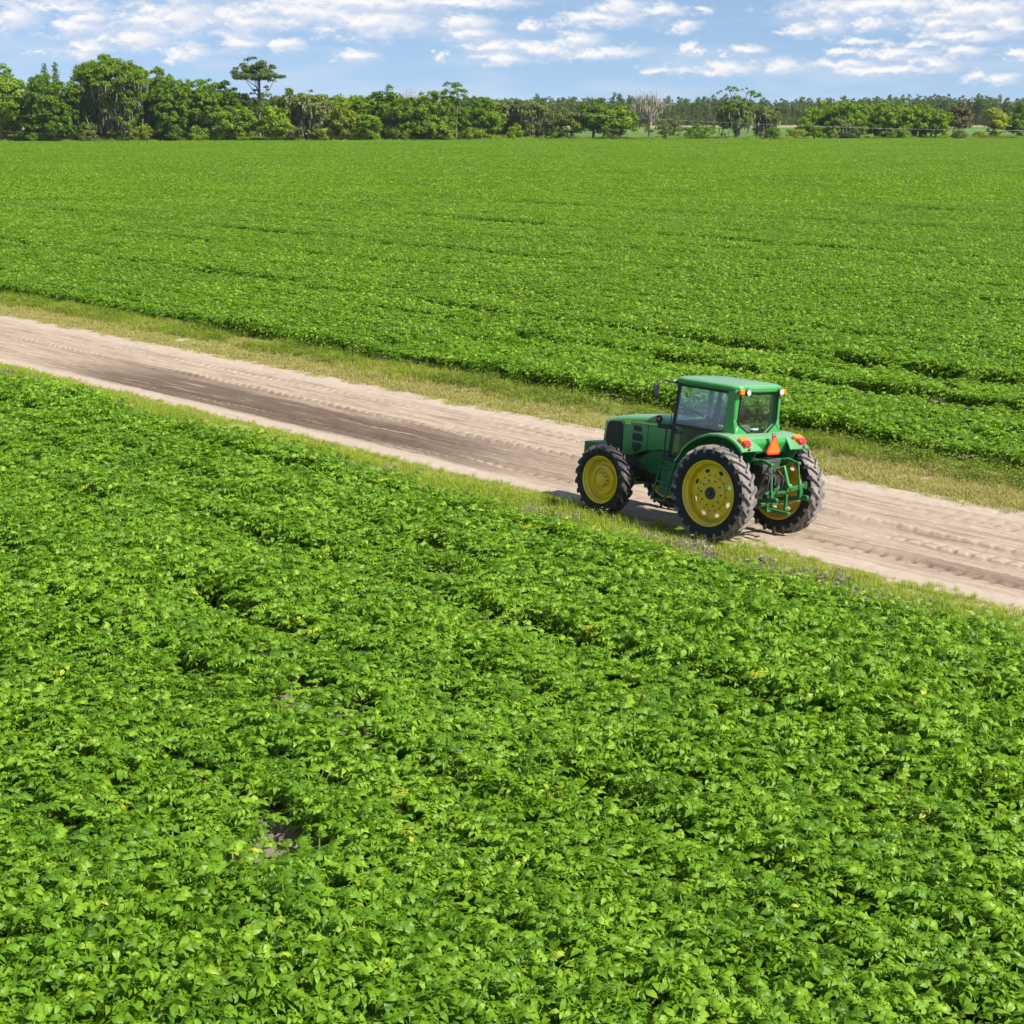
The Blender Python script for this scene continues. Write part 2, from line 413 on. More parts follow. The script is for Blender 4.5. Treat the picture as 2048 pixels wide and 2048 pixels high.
# ------------------------------------------------------------------ the sandy lane with ruts and lug prints pressed into it
def road_material():
    t = NT('lane sand'); tc = t.n('ShaderNodeTexCoord').outputs['Object']
    s = t.n('ShaderNodeSeparateXYZ'); t.l(tc, s.inputs[0]); x, v = s.outputs[0], s.outputs[1]
    mp = t.n('ShaderNodeMapping'); mp.inputs['Scale'].default_value = (.10, 3.2, 1); t.l(tc, mp.inputs[0])
    mp2 = t.n('ShaderNodeMapping'); mp2.inputs['Scale'].default_value = (.35, 9., 1); t.l(tc, mp2.inputs[0])
    streak = t.noise(mp.outputs[0], 1., 5, .6); fine = t.noise(mp2.outputs[0], 1., 4, .6); grain = t.noise(tc, 26., 5, .7); blot = t.noise(tc, .9, 4)
    c = t.mix(streak, (.285, .215, .152), (.400, .322, .242))
    c = t.mix(t.math('MULTIPLY', t.step(fine, .50, .64), .7), c, (.205, .150, .108))
    c = t.mix(t.math('MULTIPLY', t.step(fine, .48, .34), .6), c, (.425, .345, .27))
    # dry loose margins are paler and pinkish
    edge = t.math('MAXIMUM', t.step(t.math('ADD', v, t.math('MULTIPLY', blot, .5)), 28.1, 28.55), t.math('SUBTRACT', 1., t.step(t.math('ADD', v, t.math('MULTIPLY', blot, .4)), 23.35, 23.75)))
    c = t.mix(t.math('MULTIPLY', edge, .75), c, (.415, .335, .26))
    # damp stretch in the near wheel track
    wob = t.math('MULTIPLY_ADD', streak, 1.5, -.75)
    vw = t.math('ADD', v, wob)
    band = t.math('MULTIPLY', t.step(vw, 23.45, 23.75), t.math('SUBTRACT', 1., t.step(vw, 25.5, 26.6)))
    along = t.math('MULTIPLY', t.step(x, -50., -42.), t.math('SUBTRACT', 1., t.step(x, -31., -22.5)))
    damp = t.math('MULTIPLY', band, along)
    damp2 = t.math('MULTIPLY', t.math('MULTIPLY', t.step(vw, 24.05, 24.25), t.math('SUBTRACT', 1., t.step(vw, 24.55, 24.75))),
                   t.math('MULTIPLY', t.step(x, -16.6, -15.), t.math('SUBTRACT', 1., t.step(x, -13.5, -9.))))
    dm = t.math('MAXIMUM', t.math('MULTIPLY', damp, .92), t.math('MULTIPLY', damp2, .5))
    dm = t.math('MULTIPLY', dm, t.step(fine, .22, .47))
    c = t.mix(dm, c, (.095, .066, .045))
    c = t.mix(t.math('MULTIPLY', t.n('ShaderNodeAttribute', attribute_name='press').outputs['Fac'], .6), c, (.14, .10, .075))   # damp sand in the lug prints, with their shade put into the colour
    c = t.mix(t.math('MULTIPLY', t.step(grain, .5, .8), .35), c, (.27, .21, .155))
    b = t.bsdf(c, .95, 0, .15)
    bp = t.n('ShaderNodeBump', i_Strength=.55, i_Distance=.03); t.l(t.math('ADD', grain, t.math('MULTIPLY', fine, 1.5)), bp.inputs['Height']); t.l(bp.outputs[0], b.inputs['Normal'])
    return t.done(b)
us = np.concatenate([np.arange(4, 44, .03), np.arange(44, 84, .06)]); vs = np.arange(22.3, 29.45, .045)
U, V = np.meshgrid(us, vs, indexing='ij'); nu = len(us)
Z = height(V) + .006
def n1(step, seed): return noise2(us / step, us * 0 + .3, seed)[:, None]
wob = n1(8., 11) * .16 + n1(2.4, 12) * .04
def rut(v0, wd, dep): return -dep * np.exp(-((V - v0 - wob) / wd) ** 2)
rr = np.random.RandomState(5)
for v0, wd, dep in ((24.2, .26, .06), (25.95, .20, .075), (26.55, .14, .02), (27.65, .24, .018), (25.2, .12, .018), (23.7, .1, .015), (28.05, .08, .02), (27.1, .09, .014)):
    Z += rut(v0, wd, dep) + .45 * dep * np.exp(-((V - v0 - wob - wd * 1.5) / (wd * .5)) ** 2)
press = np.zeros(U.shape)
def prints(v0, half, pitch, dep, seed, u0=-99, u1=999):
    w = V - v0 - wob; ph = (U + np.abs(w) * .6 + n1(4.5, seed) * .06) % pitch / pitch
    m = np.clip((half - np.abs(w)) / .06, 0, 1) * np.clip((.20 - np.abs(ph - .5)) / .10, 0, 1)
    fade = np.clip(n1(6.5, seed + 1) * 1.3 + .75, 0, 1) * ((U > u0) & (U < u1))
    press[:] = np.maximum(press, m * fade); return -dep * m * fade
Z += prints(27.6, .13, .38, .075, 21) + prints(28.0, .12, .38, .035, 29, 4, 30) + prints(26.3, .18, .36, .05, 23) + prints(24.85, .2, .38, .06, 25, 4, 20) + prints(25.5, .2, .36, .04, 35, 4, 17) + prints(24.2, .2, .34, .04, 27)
Z += .018 * noise2(U * 1.1, V * 6, 31) + .010 * noise2(U * 5, V * 9, 32) + .005 * noise2(U * 12, V * 14, 33)
# the sheet dives under the verges at both sides
Z -= np.clip((22.75 - V) / .3, 0, 1) * .06 + np.clip((V - 29.0) / .3, 0, 1) * .06
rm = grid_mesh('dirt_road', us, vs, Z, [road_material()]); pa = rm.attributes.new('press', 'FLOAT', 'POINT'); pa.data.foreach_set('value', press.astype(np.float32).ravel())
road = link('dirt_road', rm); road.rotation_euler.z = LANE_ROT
tag(road, kind='structure')

# ------------------------------------------------------------------ the air
ht = NT('haze air'); pv = ht.n('ShaderNodeVolumePrincipled'); pv.inputs['Color'].default_value = (.80, .88, 1, 1); pv.inputs['Density'].default_value = .00005
ht.l(pv.outputs[0], ht.out.inputs['Volume'])
mb = MB(); mb.box((0, 0, 13.0), (6400, 6400, 31.0)); hz = mb.build('haze', ht.m, smooth=0); tag(hz, kind='stuff')
tag(hz, 'thin pale air over the fields that softens the far trees', 'haze')

# ------------------------------------------------------------------ potato crop
def leaf_frame(rs, dirv, up, roll):
    d = dirv / np.linalg.norm(dirv); x = np.cross(d, up); x /= max(np.linalg.norm(x), 1e-6); z = np.cross(x, d)
    return d, x * math.cos(roll) + z * math.sin(roll), z * math.cos(roll) - x * math.sin(roll)
def leaflet(V, F, base, d, x, z, L, W, droop, fold, hi):
    """one leaflet, folded along its midrib and bent down at the tip"""
    k = len(V)
    mid = base + d * L * .45 + z * L * .04; tip = base + d * L - z * droop * L
    a = base + d * L * .36
    if hi:
        q = base + d * L * .74 - z * droop * L * .35; b = base + d * L * .70 - z * droop * L * .3
        V += [base, a + x * W * .5 + z * W * fold, mid, a - x * W * .5 + z * W * fold, q, b + x * W * .36 + z * W * fold * .6, b - x * W * .36 + z * W * fold * .6, tip]
        F += [(k, k + 1, k + 2), (k, k + 2, k + 3), (k + 1, k + 5, k + 2), (k + 5, k + 4, k + 2), (k + 2, k + 4, k + 6), (k + 2, k + 6, k + 3), (k + 5, k + 7, k + 4), (k + 4, k + 7, k + 6)]
        return 8
    V += [base, a + x * W * .5 + z * W * fold, mid, a - x * W * .5 + z * W * fold, tip]
    F += [(k, k + 1, k + 2), (k, k + 2, k + 3), (k + 1, k + 4, k + 2), (k + 2, k + 4, k + 3)]
    return 4
def potato_plant(seed, R=.43, H=.5, stems=13, hi=True):
    rs = np.random.RandomState(seed); V, F, MI, TI = [], [], [], []
    up = np.array([0, 0, 1.])
    for s in range(stems):
        az = 2 * PI * (s + rs.uniform(-.4, .4)) / stems; out = R * (.25 + .75 * math.sqrt(rs.uniform(.02, 1))) * rs.uniform(.75, 1.05)
        top = np.array([math.cos(az) * out, math.sin(az) * out, H * (1.06 - .42 * (out / R) ** 2) * rs.uniform(.82, 1.1)])
        c0 = np.array([math.cos(az) * .05, math.sin(az) * .05, 0])
        st = rs.uniform(-.12, .12)
        nl = 6 if hi else 5
        for j in range(nl):
            f = .42 + .58 * j / (nl - 1); p = c0 * (1 - f) + top * f; p[2] = top[2] * f ** .75
            a2 = az + j * 2.4 + rs.uniform(-.5, .5)
            hd = np.array([math.cos(a2), math.sin(a2), rs.uniform(.0, .55) + .25 * (j == nl - 1)])
            L = rs.uniform(.15, .24) * (1 if j < nl - 1 else .75)
            sag = rs.uniform(.15, .55); tb = float(np.clip(.42 + st + rs.normal(0, .16) + .12 * (f - .7), 0, .9))
            hd /= np.linalg.norm(hd)
            pos = [(.25, 1), (.25, -1), (.55, 1), (.55, -1), (.85, 1), (.85, -1), (1., 0)] if hi else [(.35, 1), (.35, -1), (.75, 1), (.75, -1), (1., 0)]
            d0, x0, z0 = leaf_frame(rs, hd, up, rs.uniform(-.35, .35))
            for (g, sd_) in pos:
                b = p + hd * L * g - up * sag * L * g * g
                dv = hd * (1.0 if sd_ == 0 else .45) + x0 * sd_ * .9 - up * rs.uniform(.25, .8) * g + rs.normal(0, .10, 3)
                d, x, z = leaf_frame(rs, dv, z0, rs.uniform(-.45, .45))
                ll = rs.uniform(.062, .096) * (1.2 if sd_ == 0 else 1.) * (.8 + .35 * g) * (1 if hi else 1.15)
                n = leaflet(V, F, b, d, x, z, ll, ll * rs.uniform(.50, .64), rs.uniform(.12, .5), rs.uniform(.04, .22), hi)
                ti = float(np.clip(tb + rs.normal(0, .07), 0, .92))
                if rs.rand() < .0015: ti = 1.25
                MI += [0] * n; TI += [ti] * n
            # leaf stalk
            k = len(V); w = .004; e = p + hd * L * .9 - up * sag * L * .8
            V += [p + x0 * w, p - x0 * w, e - x0 * w, e + x0 * w]; F += [(k, k + 1, k + 2), (k, k + 2, k + 3)]; MI += [0, 0]; TI += [.6, .6]
        k = len(V); w = .006; m = c0 * .5 + top * .5; m[2] = top[2] * .62; xx = np.array([-math.sin(az), math.cos(az), 0]) * w
        V += [c0 + xx, c0 - xx, m - xx, m + xx, top + xx, top - xx]; F += [(k, k + 1, k + 2), (k, k + 2, k + 3), (k + 3, k + 2, k + 5), (k + 3, k + 5, k + 4)]; MI += [0] * 4; TI += [.35] * 4
    return np.array(V), np.array(F), np.array(MI), np.array(TI)
def crop_patch(seed, n=2600, rows=4, L=4.):
    """a block of four rows for the far part of the field: leaf faces over row-shaped canopy"""
    rs = np.random.RandomState(seed); W = rows * ROW
    x = rs.uniform(-L / 2, L / 2, n); y = rs.uniform(-W / 2, W / 2, n)
    bump = np.clip(noise2(x * 1.6 + seed * 9, y * 1.6, 40 + seed) * .5 + .5, 0, 1)
    z = .17 + .27 * np.abs(np.cos(PI * y / ROW)) ** .6 * (.55 + .6 * bump) + rs.uniform(-.13, .07, n)
    nrm = rs.normal(0, .62, (n, 3)); nrm[:, 2] = 1; nrm /= np.linalg.norm(nrm, axis=1)[:, None]
    a = np.cross(nrm, rs.normal(0, 1, (n, 3))); a /= np.linalg.norm(a, axis=1)[:, None]; b = np.cross(nrm, a)
    s = rs.uniform(.065, .125, n)[:, None]; c = np.stack([x, y, z], 1)
    V = np.stack([c + a * s, c + b * s * .55 + nrm * s * .15, c - a * s, c - b * s * .55 + nrm * s * .15], 1).reshape(-1, 3)
    i = np.arange(n)[:, None] * 4; F = np.concatenate([i + [[0, 1, 2]], i + [[0, 2, 3]]], 1).reshape(-1, 3)
    ti = np.clip(.47 + .16 * (bump - .5) + rs.normal(0, .1, n), 0, .9)
    return V, F, np.zeros(len(F)), np.repeat(ti, 2)
M_POTATO = leafmat('potato leaf', (.053, .134, .006), (.140, .280, .009), (.262, .418, .028), odd=(.46, .44, .04), trans=.37, rough=.45, spec=.32, tcol=(.40, .60, .013), patchy=.34)
HI = [potato_plant(100 + i) for i in range(5)]
MID = [potato_plant(200 + i, stems=12, hi=False) for i in range(3)]
FAR = [crop_patch(300 + i) for i in range(4)]

def rows_of_plants(v0, v1, u0, u1, step, rs, wheel_gaps=()):
    uu, vv, gap = [], [], []
    for j, v in enumerate(np.arange(v0, v1, ROW)):
        u = np.arange(u0, u1, step) + rs.uniform(0, step); n = len(u)
        w = .10 * np.interp(u, np.linspace(-60, 220, 60), rs.uniform(-1, 1, 60))
        uu.append(u + rs.normal(0, .05, n)); vv.append(v + w + rs.normal(0, .06, n))
    return np.concatenate(uu), np.concatenate(vv)
def plant_points(u, v, rs, npick, first=1, base=1.0, even=1.):
    x, y = uv2xy(u, v); n = len(u)
    vig = .5 + .5 * noise2(u * .35 + 50, v * .8 + 50, 51); vig2 = noise2(u * .09 + 9, v * .09, 52)
    s = base * (.96 + even * (.36 * vig - .18) + .07 * vig2) * rs.uniform(1 - .15 * even, 1 + .15 * even, n)
    pos = np.stack([-u, v, height(v) + np.where(v < 21, .05, .05) - .012], 1)
    rot = np.stack([rs.normal(0, .09, n), rs.normal(0, .09, n), rs.uniform(0, 2 * PI, n)], 1)
    scl = np.stack([s * rs.uniform(.92, 1.1, n), s * rs.uniform(.92, 1.1, n), s * (1. + even * (.40 * vig - .20))], 1)
    return pos, rot, scl, first + rs.randint(0, npick, n)
def cat_pts(parts):
    return {k: np.concatenate([p[i] for p in parts]) for i, k in enumerate(('pos', 'rot', 'scl', 'pick'))}
# near field: bare sandy spots and thin places seen between the rows
BARE = [(17.3, 10.9, .36), (16.4, 11.5, .34), (15.3, 11.5, .4), (22.0, 9.0, .45), (14.35, 5.9, .12), (11.6, 12.0, .32), (13.5, 12.9, .3), (14.9, 12.7, .36), (28.3, 11.2, .3), (20.1, 12.3, .22), (12.9, 8.6, .26), (11.0, 13.8, .26)]
rs = np.random.RandomState(1)
u, v = rows_of_plants(-8.92 + .08, 19.75, 2, 66, .30, rs)
x, y = uv2xy(u, v); k = in_view(x, y, .42, 9.5)
for (bu, bv, br) in BARE: k &= (u - bu) ** 2 + (v - bv) ** 2 > (br + .10) ** 2
k &= rs.rand(len(u)) > .010
u, v = u[k], v[k]
near_crop = scatter('potato_foliage', [M_POTATO], HI, cat_pts([plant_points(u, v, rs, 5, base=1.05, even=.85)]), LANE_ROT)
tag(near_crop, 'dense leafy potato plants filling the near field in front of the lane', 'crop', kind='stuff')
# far field
def field_back(x, y): return 432.5 + .187 * x - y                 # > 0 inside the field
u, v = rows_of_plants(32.2, 150, -20, 190, .31, rs)
x, y = uv2xy(u, v); d = np.hypot(x, y)
def lanes(u, v):                                                   # sprayer wheel tracks: thinner, lower plants
    g = np.zeros(len(u))
    for v0, u0, sl, wd, ua, ub in ((57.2, 40, .03, .62, -99, 200), (40.6, 45, .02, .50, -99, 64), (41.0, 64, .085, .5, 64, 200), (50.6, 64, .03, .42, 60, 96), (45.6, 40, .02, .3, 20, 52), (74.3, 60, .03, .7, -99, 160), (91.5, 70, .03, 1.0, 30, 200), (107.8, 65, .1, 1.4, -99, 300), (36.6, 30, .0, .3, 8, 40), (65.5, 70, .03, .45, 50, 120)):
        on = np.clip(.95 + .6 * noise2(u * .12 + v0, u * 0 + v0, 53), 0, 1) * (u > ua) * (u < ub)
        g = np.maximum(g, on * np.exp(-((v - v0 - sl * (u - u0)) / wd) ** 4))
    return g
g = lanes(u, v)
k = in_view(x, y, .42) & (d < 140) & (rs.rand(len(u)) > .97 * g) & (rs.rand(len(u)) > .02)
for (bu, bv, br) in ((24.3, 38.6, .5), (21.2, 37.3, .45), (17.0, 39.6, .5), (47, 36.0, .4)): k &= (u - bu) ** 2 + (v - bv) ** 2 > br ** 2
u, v, d, g = u[k], v[k], d[k], g[k]
hi = d < 52
a = plant_points(u[hi], v[hi], rs, 5, 1, 1.0, .75); b = plant_points(u[~hi], v[~hi], rs, 3, 6, 1.08, .4)
a[2][:] *= (1 - .35 * g[hi])[:, None]; b[2][:] *= (1 - .35 * g[~hi])[:, None]
# distant blocks
U, V = np.meshgrid(np.arange(-220, 460, 3.7), np.arange(33, 560, 4 * ROW), indexing='ij'); U = U + rs.uniform(0, 3.7, (1, U.shape[1])); u, v = U.ravel(), V.ravel()
x, y = uv2xy(u, v); d = np.hypot(x, y); k = in_view(x, y, .40) & (d > 136) & (field_back(x, y) > 0)
u, v = u[k], v[k]; n = len(u)
c = (np.stack([-u, v, np.zeros(n)], 1), np.stack([np.zeros(n), np.zeros(n), PI * rs.randint(0, 2, n)], 1),
     np.stack([np.full(n, 1.05), np.full(n, 1.04), 1 + .18 * noise2(u * .06, v * .06, 77) + rs.uniform(-.06, .06, n)], 1), 9 + rs.randint(0, 4, n))
far_crop = scatter('potato_foliage', [M_POTATO], HI + MID + FAR, cat_pts([a, b, c]), LANE_ROT)
tag(far_crop, 'wide green potato field behind the lane, reaching back to the trees', 'crop', kind='stuff')

# ------------------------------------------------------------------ grass and weeds on both verges
def grass_tuft(seed, n, h, r, w, lean=.6, dry=.0, lo=.2, up=.85):
    rs = np.random.RandomState(seed); V, F, TI = [], [], []
    for i in range(n):
        a = rs.uniform(0, 2 * PI); q = r * math.sqrt(rs.rand()); b = np.array([math.cos(a) * q, math.sin(a) * q, -.01])
        a2 = rs.uniform(0, 2 * PI); hh = h * rs.uniform(.5, 1.1); l = lean * rs.uniform(.2, 1.) * hh
        dv = np.array([math.cos(a2) * l, math.sin(a2) * l, 0]); x = np.array([-math.sin(a2), math.cos(a2), 0]) * w * rs.uniform(.6, 1.2)
        m = b + dv * .35 + [0, 0, hh * .6]; t = b + dv + [0, 0, hh]; k = len(V)
        V += [b + x, b - x, m - x * .7, m + x * .7, t]; F += [(k, k + 1, k + 2), (k, k + 2, k + 3), (k + 3, k + 2, k + 4)]
        ti = 1.2 if rs.rand() < dry else rs.uniform(lo, up); TI += [ti] * 3
    return np.array(V), np.array(F), np.zeros(len(F)), np.array(TI)
def weed(seed, n=55, R=.2, H=.24, s=.05, lo=.15, up=.8, mi=0):
    rs = np.random.RandomState(seed); V, F, TI = [], [], []
    for i in range(n):
        a = rs.uniform(0, 2 * PI); q = R * math.sqrt(rs.rand()); z = H * (1 - (q / R) ** 2 * .6) * rs.uniform(.25, 1.05)
        d, x, zz = leaf_frame(rs, np.array([math.cos(a), math.sin(a), rs.uniform(-.4, .7)]), np.array([0, 0, 1.]), rs.uniform(-.5, .5))
        L = s * rs.uniform(.7, 1.4); k = leaflet(V, F, np.array([math.cos(a) * q, math.sin(a) * q, z]), d, x, zz, L, L * .5, .2, .15, False)
        TI += [rs.uniform(lo, up)] * k
    return np.array(V), np.array(F), np.full(len(F), mi), np.array(TI)
M_GRASS = leafmat('verge grass', (.105, .215, .006), (.255, .385, .010), (.405, .465, .020), odd=(.46, .36, .16), trans=.3, rough=.55, spec=.25, tcol=(.45, .52, .04))
M_DRY = leafmat('mown dry grass', (.165, .215, .022), (.310, .320, .052), (.45, .385, .115), odd=(.48, .38, .20), trans=.2, rough=.7, spec=.15, tcol=(.46, .40, .14))
M_WEED = leafmat('broad leaved weed', (.060, .125, .008), (.155, .240, .014), (.270, .320, .028), trans=.3, rough=.5, spec=.3, tcol=(.36, .48, .03))
M_DEAD = leafmat('withered weed', (.080, .068, .050), (.185, .155, .125), (.36, .31, .26), trans=.08, rough=.9, spec=.1)
def strip(n, v0, v1, rs, u0=4, u1=86, lim=.42):
    u = rs.uniform(u0, u1, n); v = rs.uniform(v0, v1, n); x, y = uv2xy(u, v); k = in_view(x, y, lim); return u[k], v[k]
def strip_points(u, v, rs, picks, smin, smax, lift=0.):
    n = len(u); s = rs.uniform(smin, smax, n)
    bumps = np.where((v > 20.6) & (v < 22.2), .05 * noise2(u * .9, v * 1.5, 3), 0) + np.where((v > 29.6) & (v < 31.8), .05 * noise2(u * .8, v * 1.4, 4), 0)
    pos = np.stack([-u, v, height(v) + bumps - .015 + lift], 1)
    return pos, np.stack([rs.normal(0, .12, n), rs.normal(0, .12, n), rs.uniform(0, 2 * PI, n)], 1), np.stack([s, s, s * rs.uniform(.8, 1.2, n)], 1), np.array(picks)[rs.randint(0, len(picks), n)]
TR_U, TR_V = -4.3065 * math.sin(PSI) + 29.3 * math.cos(PSI), 4.3065 * math.cos(PSI) + 29.3 * math.sin(PSI)   # tractor rear axle
def not_tyre(u, v):
    k = np.ones(len(u), bool)
    for du, hl in ((0, .34), (2.75, .28)):
        for sv, hw in ((-1., .24), (1., .24)): k &= ~((np.abs(u - TR_U - du) < hl) & (np.abs(v - TR_V - sv) < hw))
    return k
tufts = [grass_tuft(1, 26, .20, .09, .0045, .7, .10), grass_tuft(2, 26, .28, .09, .0045, .6, .08), grass_tuft(3, 22, .14, .1, .004, .9, .2), weed(4), weed(5, 70, .24, .3, .06)]
rs = np.random.RandomState(3)
u, v = strip(36000, 20.15, 23.2, rs)
edge = 22.72 + .16 * noise2(u * .7, v * 0, 61) + .16 * noise2(u * 2.6, v * 0, 62)
patch = noise2(u * .45, v * .9, 63) * .5 + .5; k = (v < edge) & not_tyre(u, v)
k &= rs.rand(len(u)) < np.clip((edge - v) / .3 + .2, 0, 1) * (.55 + .75 * patch)
k &= ~((u < 21.8) & (u > TR_U - .4) & (np.abs(v - TR_V + 1.) < .26) & (rs.rand(len(u)) < .7))
u, v = u[k], v[k]; tall = np.clip((22.4 - v) / 1.5, 0, 1)
p = strip_points(u, v, rs, [1, 1, 2, 3, 3, 3, 3], .7, 1.25); p[2][:] *= (.5 + .6 * tall)[:, None]
u2, v2 = strip(900, 20.2, 21.6, rs); q = strip_points(u2, v2, rs, [4, 5], .5, 1.1)
near_grass = scatter('verge_grass', [M_GRASS, M_WEED], [t if i < 3 else (t[0], t[1], np.ones(len(t[1])), t[3]) for i, t in enumerate(tufts)], cat_pts([p, q]), LANE_ROT)
tag(near_grass, 'yellow green grass strip between the near potato field and the sandy lane', 'grass', kind='stuff')
short = [grass_tuft(11, 30, .085, .13, .0045, 1.4, .25), grass_tuft(12, 30, .07, .13, .0045, 1.5, .3), grass_tuft(13, 24, .24, .1, .005, .7, .12), grass_tuft(14, 22, .3, .1, .005, .6, .3), weed(15, 60, .22, .26, .055), weed(16, 90, .32, .38, .06)]
u, v = strip(44000, 28.35, 31.7, rs)
edge = 28.82 + .14 * noise2(u * .6, v * 0, 71) + .16 * noise2(u * 2.2, v * 0, 72)
patch = noise2(u * .35, v * 1.1, 73) * .5 + .5
k = (v > edge) & (rs.rand(len(u)) < np.clip((v - edge) / .6 + .12, 0, 1) * (.55 + .7 * patch))
p = strip_points(u[k], v[k], rs, [1, 2], .8, 1.3)
u, v = strip(13000, 29.9, 31.95, rs)
k = rs.rand(len(u)) < np.clip((v - 29.9) / .8, 0, 1) * np.clip(.45 + 1.1 * noise2(u * .4, v * .8, 74), 0, 1)
q = strip_points(u[k], v[k], rs, [3, 3, 4], .5, 1.1)
u, v = strip(3000, 30.4, 32.1, rs); k = noise2(u * .3, v * .7, 75) > -.3
r = strip_points(u[k], v[k], rs, [5, 5, 6], .5, 1.15)
far_grass = scatter('verge_grass', [M_DRY, M_GRASS, M_WEED], [(t[0], t[1], np.full(len(t[1]), (0, 0, 1, 0, 2, 2)[i]), t[3]) for i, t in enumerate(short)], cat_pts([p, q, r]), LANE_ROT)
tag(far_grass, 'dry mown grass strip with weeds between the lane and the far potato field', 'grass', kind='stuff')
# withered grey weeds and clods along the edge of the near field
dead = [weed(21, 60, .16, .16, .055), weed(22, 80, .2, .12, .05), grass_tuft(23, 30, .2, .1, .004, .8)]
u, v = strip(2600, 20.2, 21.3, rs); k = noise2(u * .55, v * 1.0, 81) > .12
p = strip_points(u[k], v[k], rs, [1, 2, 2, 3], .7, 1.6)
dead_weeds = scatter('withered_weeds', [M_DEAD], dead, cat_pts([p]), LANE_ROT)
tag(dead_weeds, 'grey withered weeds in a broken line along the near field edge', 'weeds', kind='stuff')

# ------------------------------------------------------------------ trees along the back of the field
M_BARK = solid('grey bark', (.17, .145, .12), .9, var=.35, scale=1.5, spec=.1)
M_PALE = solid('pale lichen bark', (.42, .38, .33), .9, var=.25, scale=1.5, spec=.1)
M_MOSS = leafmat('spanish moss', (.13, .135, .085), (.215, .205, .14), (.32, .29, .21), trans=.15, rough=.9, spec=.1)
TREE_MATS = {
    'oak': leafmat('oak foliage', (.070, .135, .006), (.140, .240, .009), (.235, .345, .018), trans=.30, rough=.6, spec=.15, tcol=(.38, .55, .008), patchy=.3),
    'dark': leafmat('dark foliage', (.050, .105, .006), (.100, .185, .009), (.175, .265, .018), trans=.26, rough=.6, spec=.15, tcol=(.24, .42, .01)),
    'olive': leafmat('olive foliage', (.075, .110, .020), (.140, .185, .034), (.215, .255, .055), trans=.35, rough=.6, spec=.2, tcol=(.24, .30, .05)),
    'yellow': leafmat('yellow green foliage', (.12, .17, .008), (.25, .32, .014), (.36, .42, .025), trans=.4, rough=.55, spec=.2, tcol=(.48, .52, .02)),
    'brown': leafmat('browned foliage', (.06, .065, .022), (.13, .115, .045), (.21, .185, .075), trans=.15, rough=.7, spec=.1),
    'pine': leafmat('pine foliage', (.055, .095, .018), (.105, .155, .030), (.165, .210, .045), trans=.3, rough=.6, spec=.12, tcol=(.20, .30, .05))}
def leaf_quads(c, nrm, s, rs, aspect=.65):
    n = len(c); nrm = nrm / np.linalg.norm(nrm, axis=1)[:, None]
    a = np.cross(nrm, rs.normal(0, 1, (n, 3))); a /= np.linalg.norm(a, axis=1)[:, None]; b = np.cross(nrm, a); s = s[:, None]
    V = np.stack([c + a * s, c + b * s * aspect, c - a * s, c - b * s * aspect], 1).reshape(-1, 3)
    return V, np.arange(4 * n).reshape(n, 4)
def puffs(centres, radii, per_m2, rs, leaf=(.26, .5), flat=.8, tint0=.45):
    C, Nn, T = [], [], []; mid = np.mean(centres, axis=0)
    for c, r in zip(centres, radii):
        n = max(14, int(per_m2 * r * r)); d = rs.normal(0, 1, (n, 3)); d /= np.linalg.norm(d, axis=1)[:, None]
        d[:, 2] = np.where(d[:, 2] < -.45, -d[:, 2], d[:, 2])
        q = r * rs.uniform(.4, 1.15, n)[:, None]; C.append(c + d * q * [1, 1, flat])
        o = c - mid; o = o / max(np.linalg.norm(o), .1)
        Nn.append(d * .9 + o * .35 + rs.normal(0, .62, (n, 3)) + [0, 0, .3]); t = tint0 + rs.normal(0, .10); T.append(np.clip(t + rs.normal(0, .10, n), 0, .9))
    C, Nn, T = np.concatenate(C), np.concatenate(Nn), np.concatenate(T)
    V, F = leaf_quads(C, Nn, rs.uniform(*leaf, len(C)), rs); return V, F, T
def limb_tree(mb, base_h, lean, r0, tips, rs, mid=.55):
    """tapered trunk with limbs that reach the given crown points"""
    top = Vector((lean[0], lean[1], base_h))
    mb.tube([(0, 0, -.4), (lean[0] * .2, lean[1] * .2, base_h * .3), (lean[0] * .55, lean[1] * .55, base_h * .65), tuple(top)], [r0 * 1.35, r0, r0 * .85, r0 * .7], 8)
    for tp in tips:
        tp = Vector(tp); f = rs.uniform(.6, 1.); st = top * f; st.x, st.y = lean[0] * f, lean[1] * f
        m = st.lerp(tp, .5) + Vector((rs.uniform(-.4, .4), rs.uniform(-.4, .4), rs.uniform(-.2, .7)))
        mb.tube([st, m, tp], [r0 * .45, r0 * .27, r0 * .1], 6)
def crown_points(H, W, z0, n, rs, shape='round', depth=.9):
    """puff centres through a lobed crown between heights z0 and H"""
    zc, rz = (H + z0) / 2, (H - z0) / 2; ph = rs.uniform(0, 2 * PI, 3); out = []
    while len(out) < n:
        d = rs.normal(0, 1, 3); d /= np.linalg.norm(d); q = rs.uniform(.12, 1.) ** .5
        az = math.atan2(d[1], d[0]); lob = .93 + .15 * math.sin(2 * az + ph[0]) + .13 * math.sin(3 * az + ph[1] + 2 * d[2]) + .12 * math.sin(5 * d[2] + ph[2])
        p = d * q * lob
        if shape == 'dome' and p[2] < -.1: p[2] *= .35
        if shape == 'full' and p[2] < 0: p[:2] *= 1 + .25 * (-p[2])
        out.append((p[0] * W * .5, p[1] * W * .5 * depth, zc + p[2] * rz))
    out = np.array(out)                                           # no puff floats free of the crown
    dd = np.linalg.norm(out[:, None] - out[None], axis=2) + np.eye(n) * 99
    for it in range(14):
        far = np.sort(dd, axis=1)[:, min(3, n - 1)] > max(1.9, 1.35 * (W * W * (H - z0) * .5 / n) ** (1 / 3))
        out[far] = out[far] * .88 + np.array([0, 0, zc]) * .12
        dd = np.linalg.norm(out[:, None] - out[None], axis=2) + np.eye(n) * 99
    return out
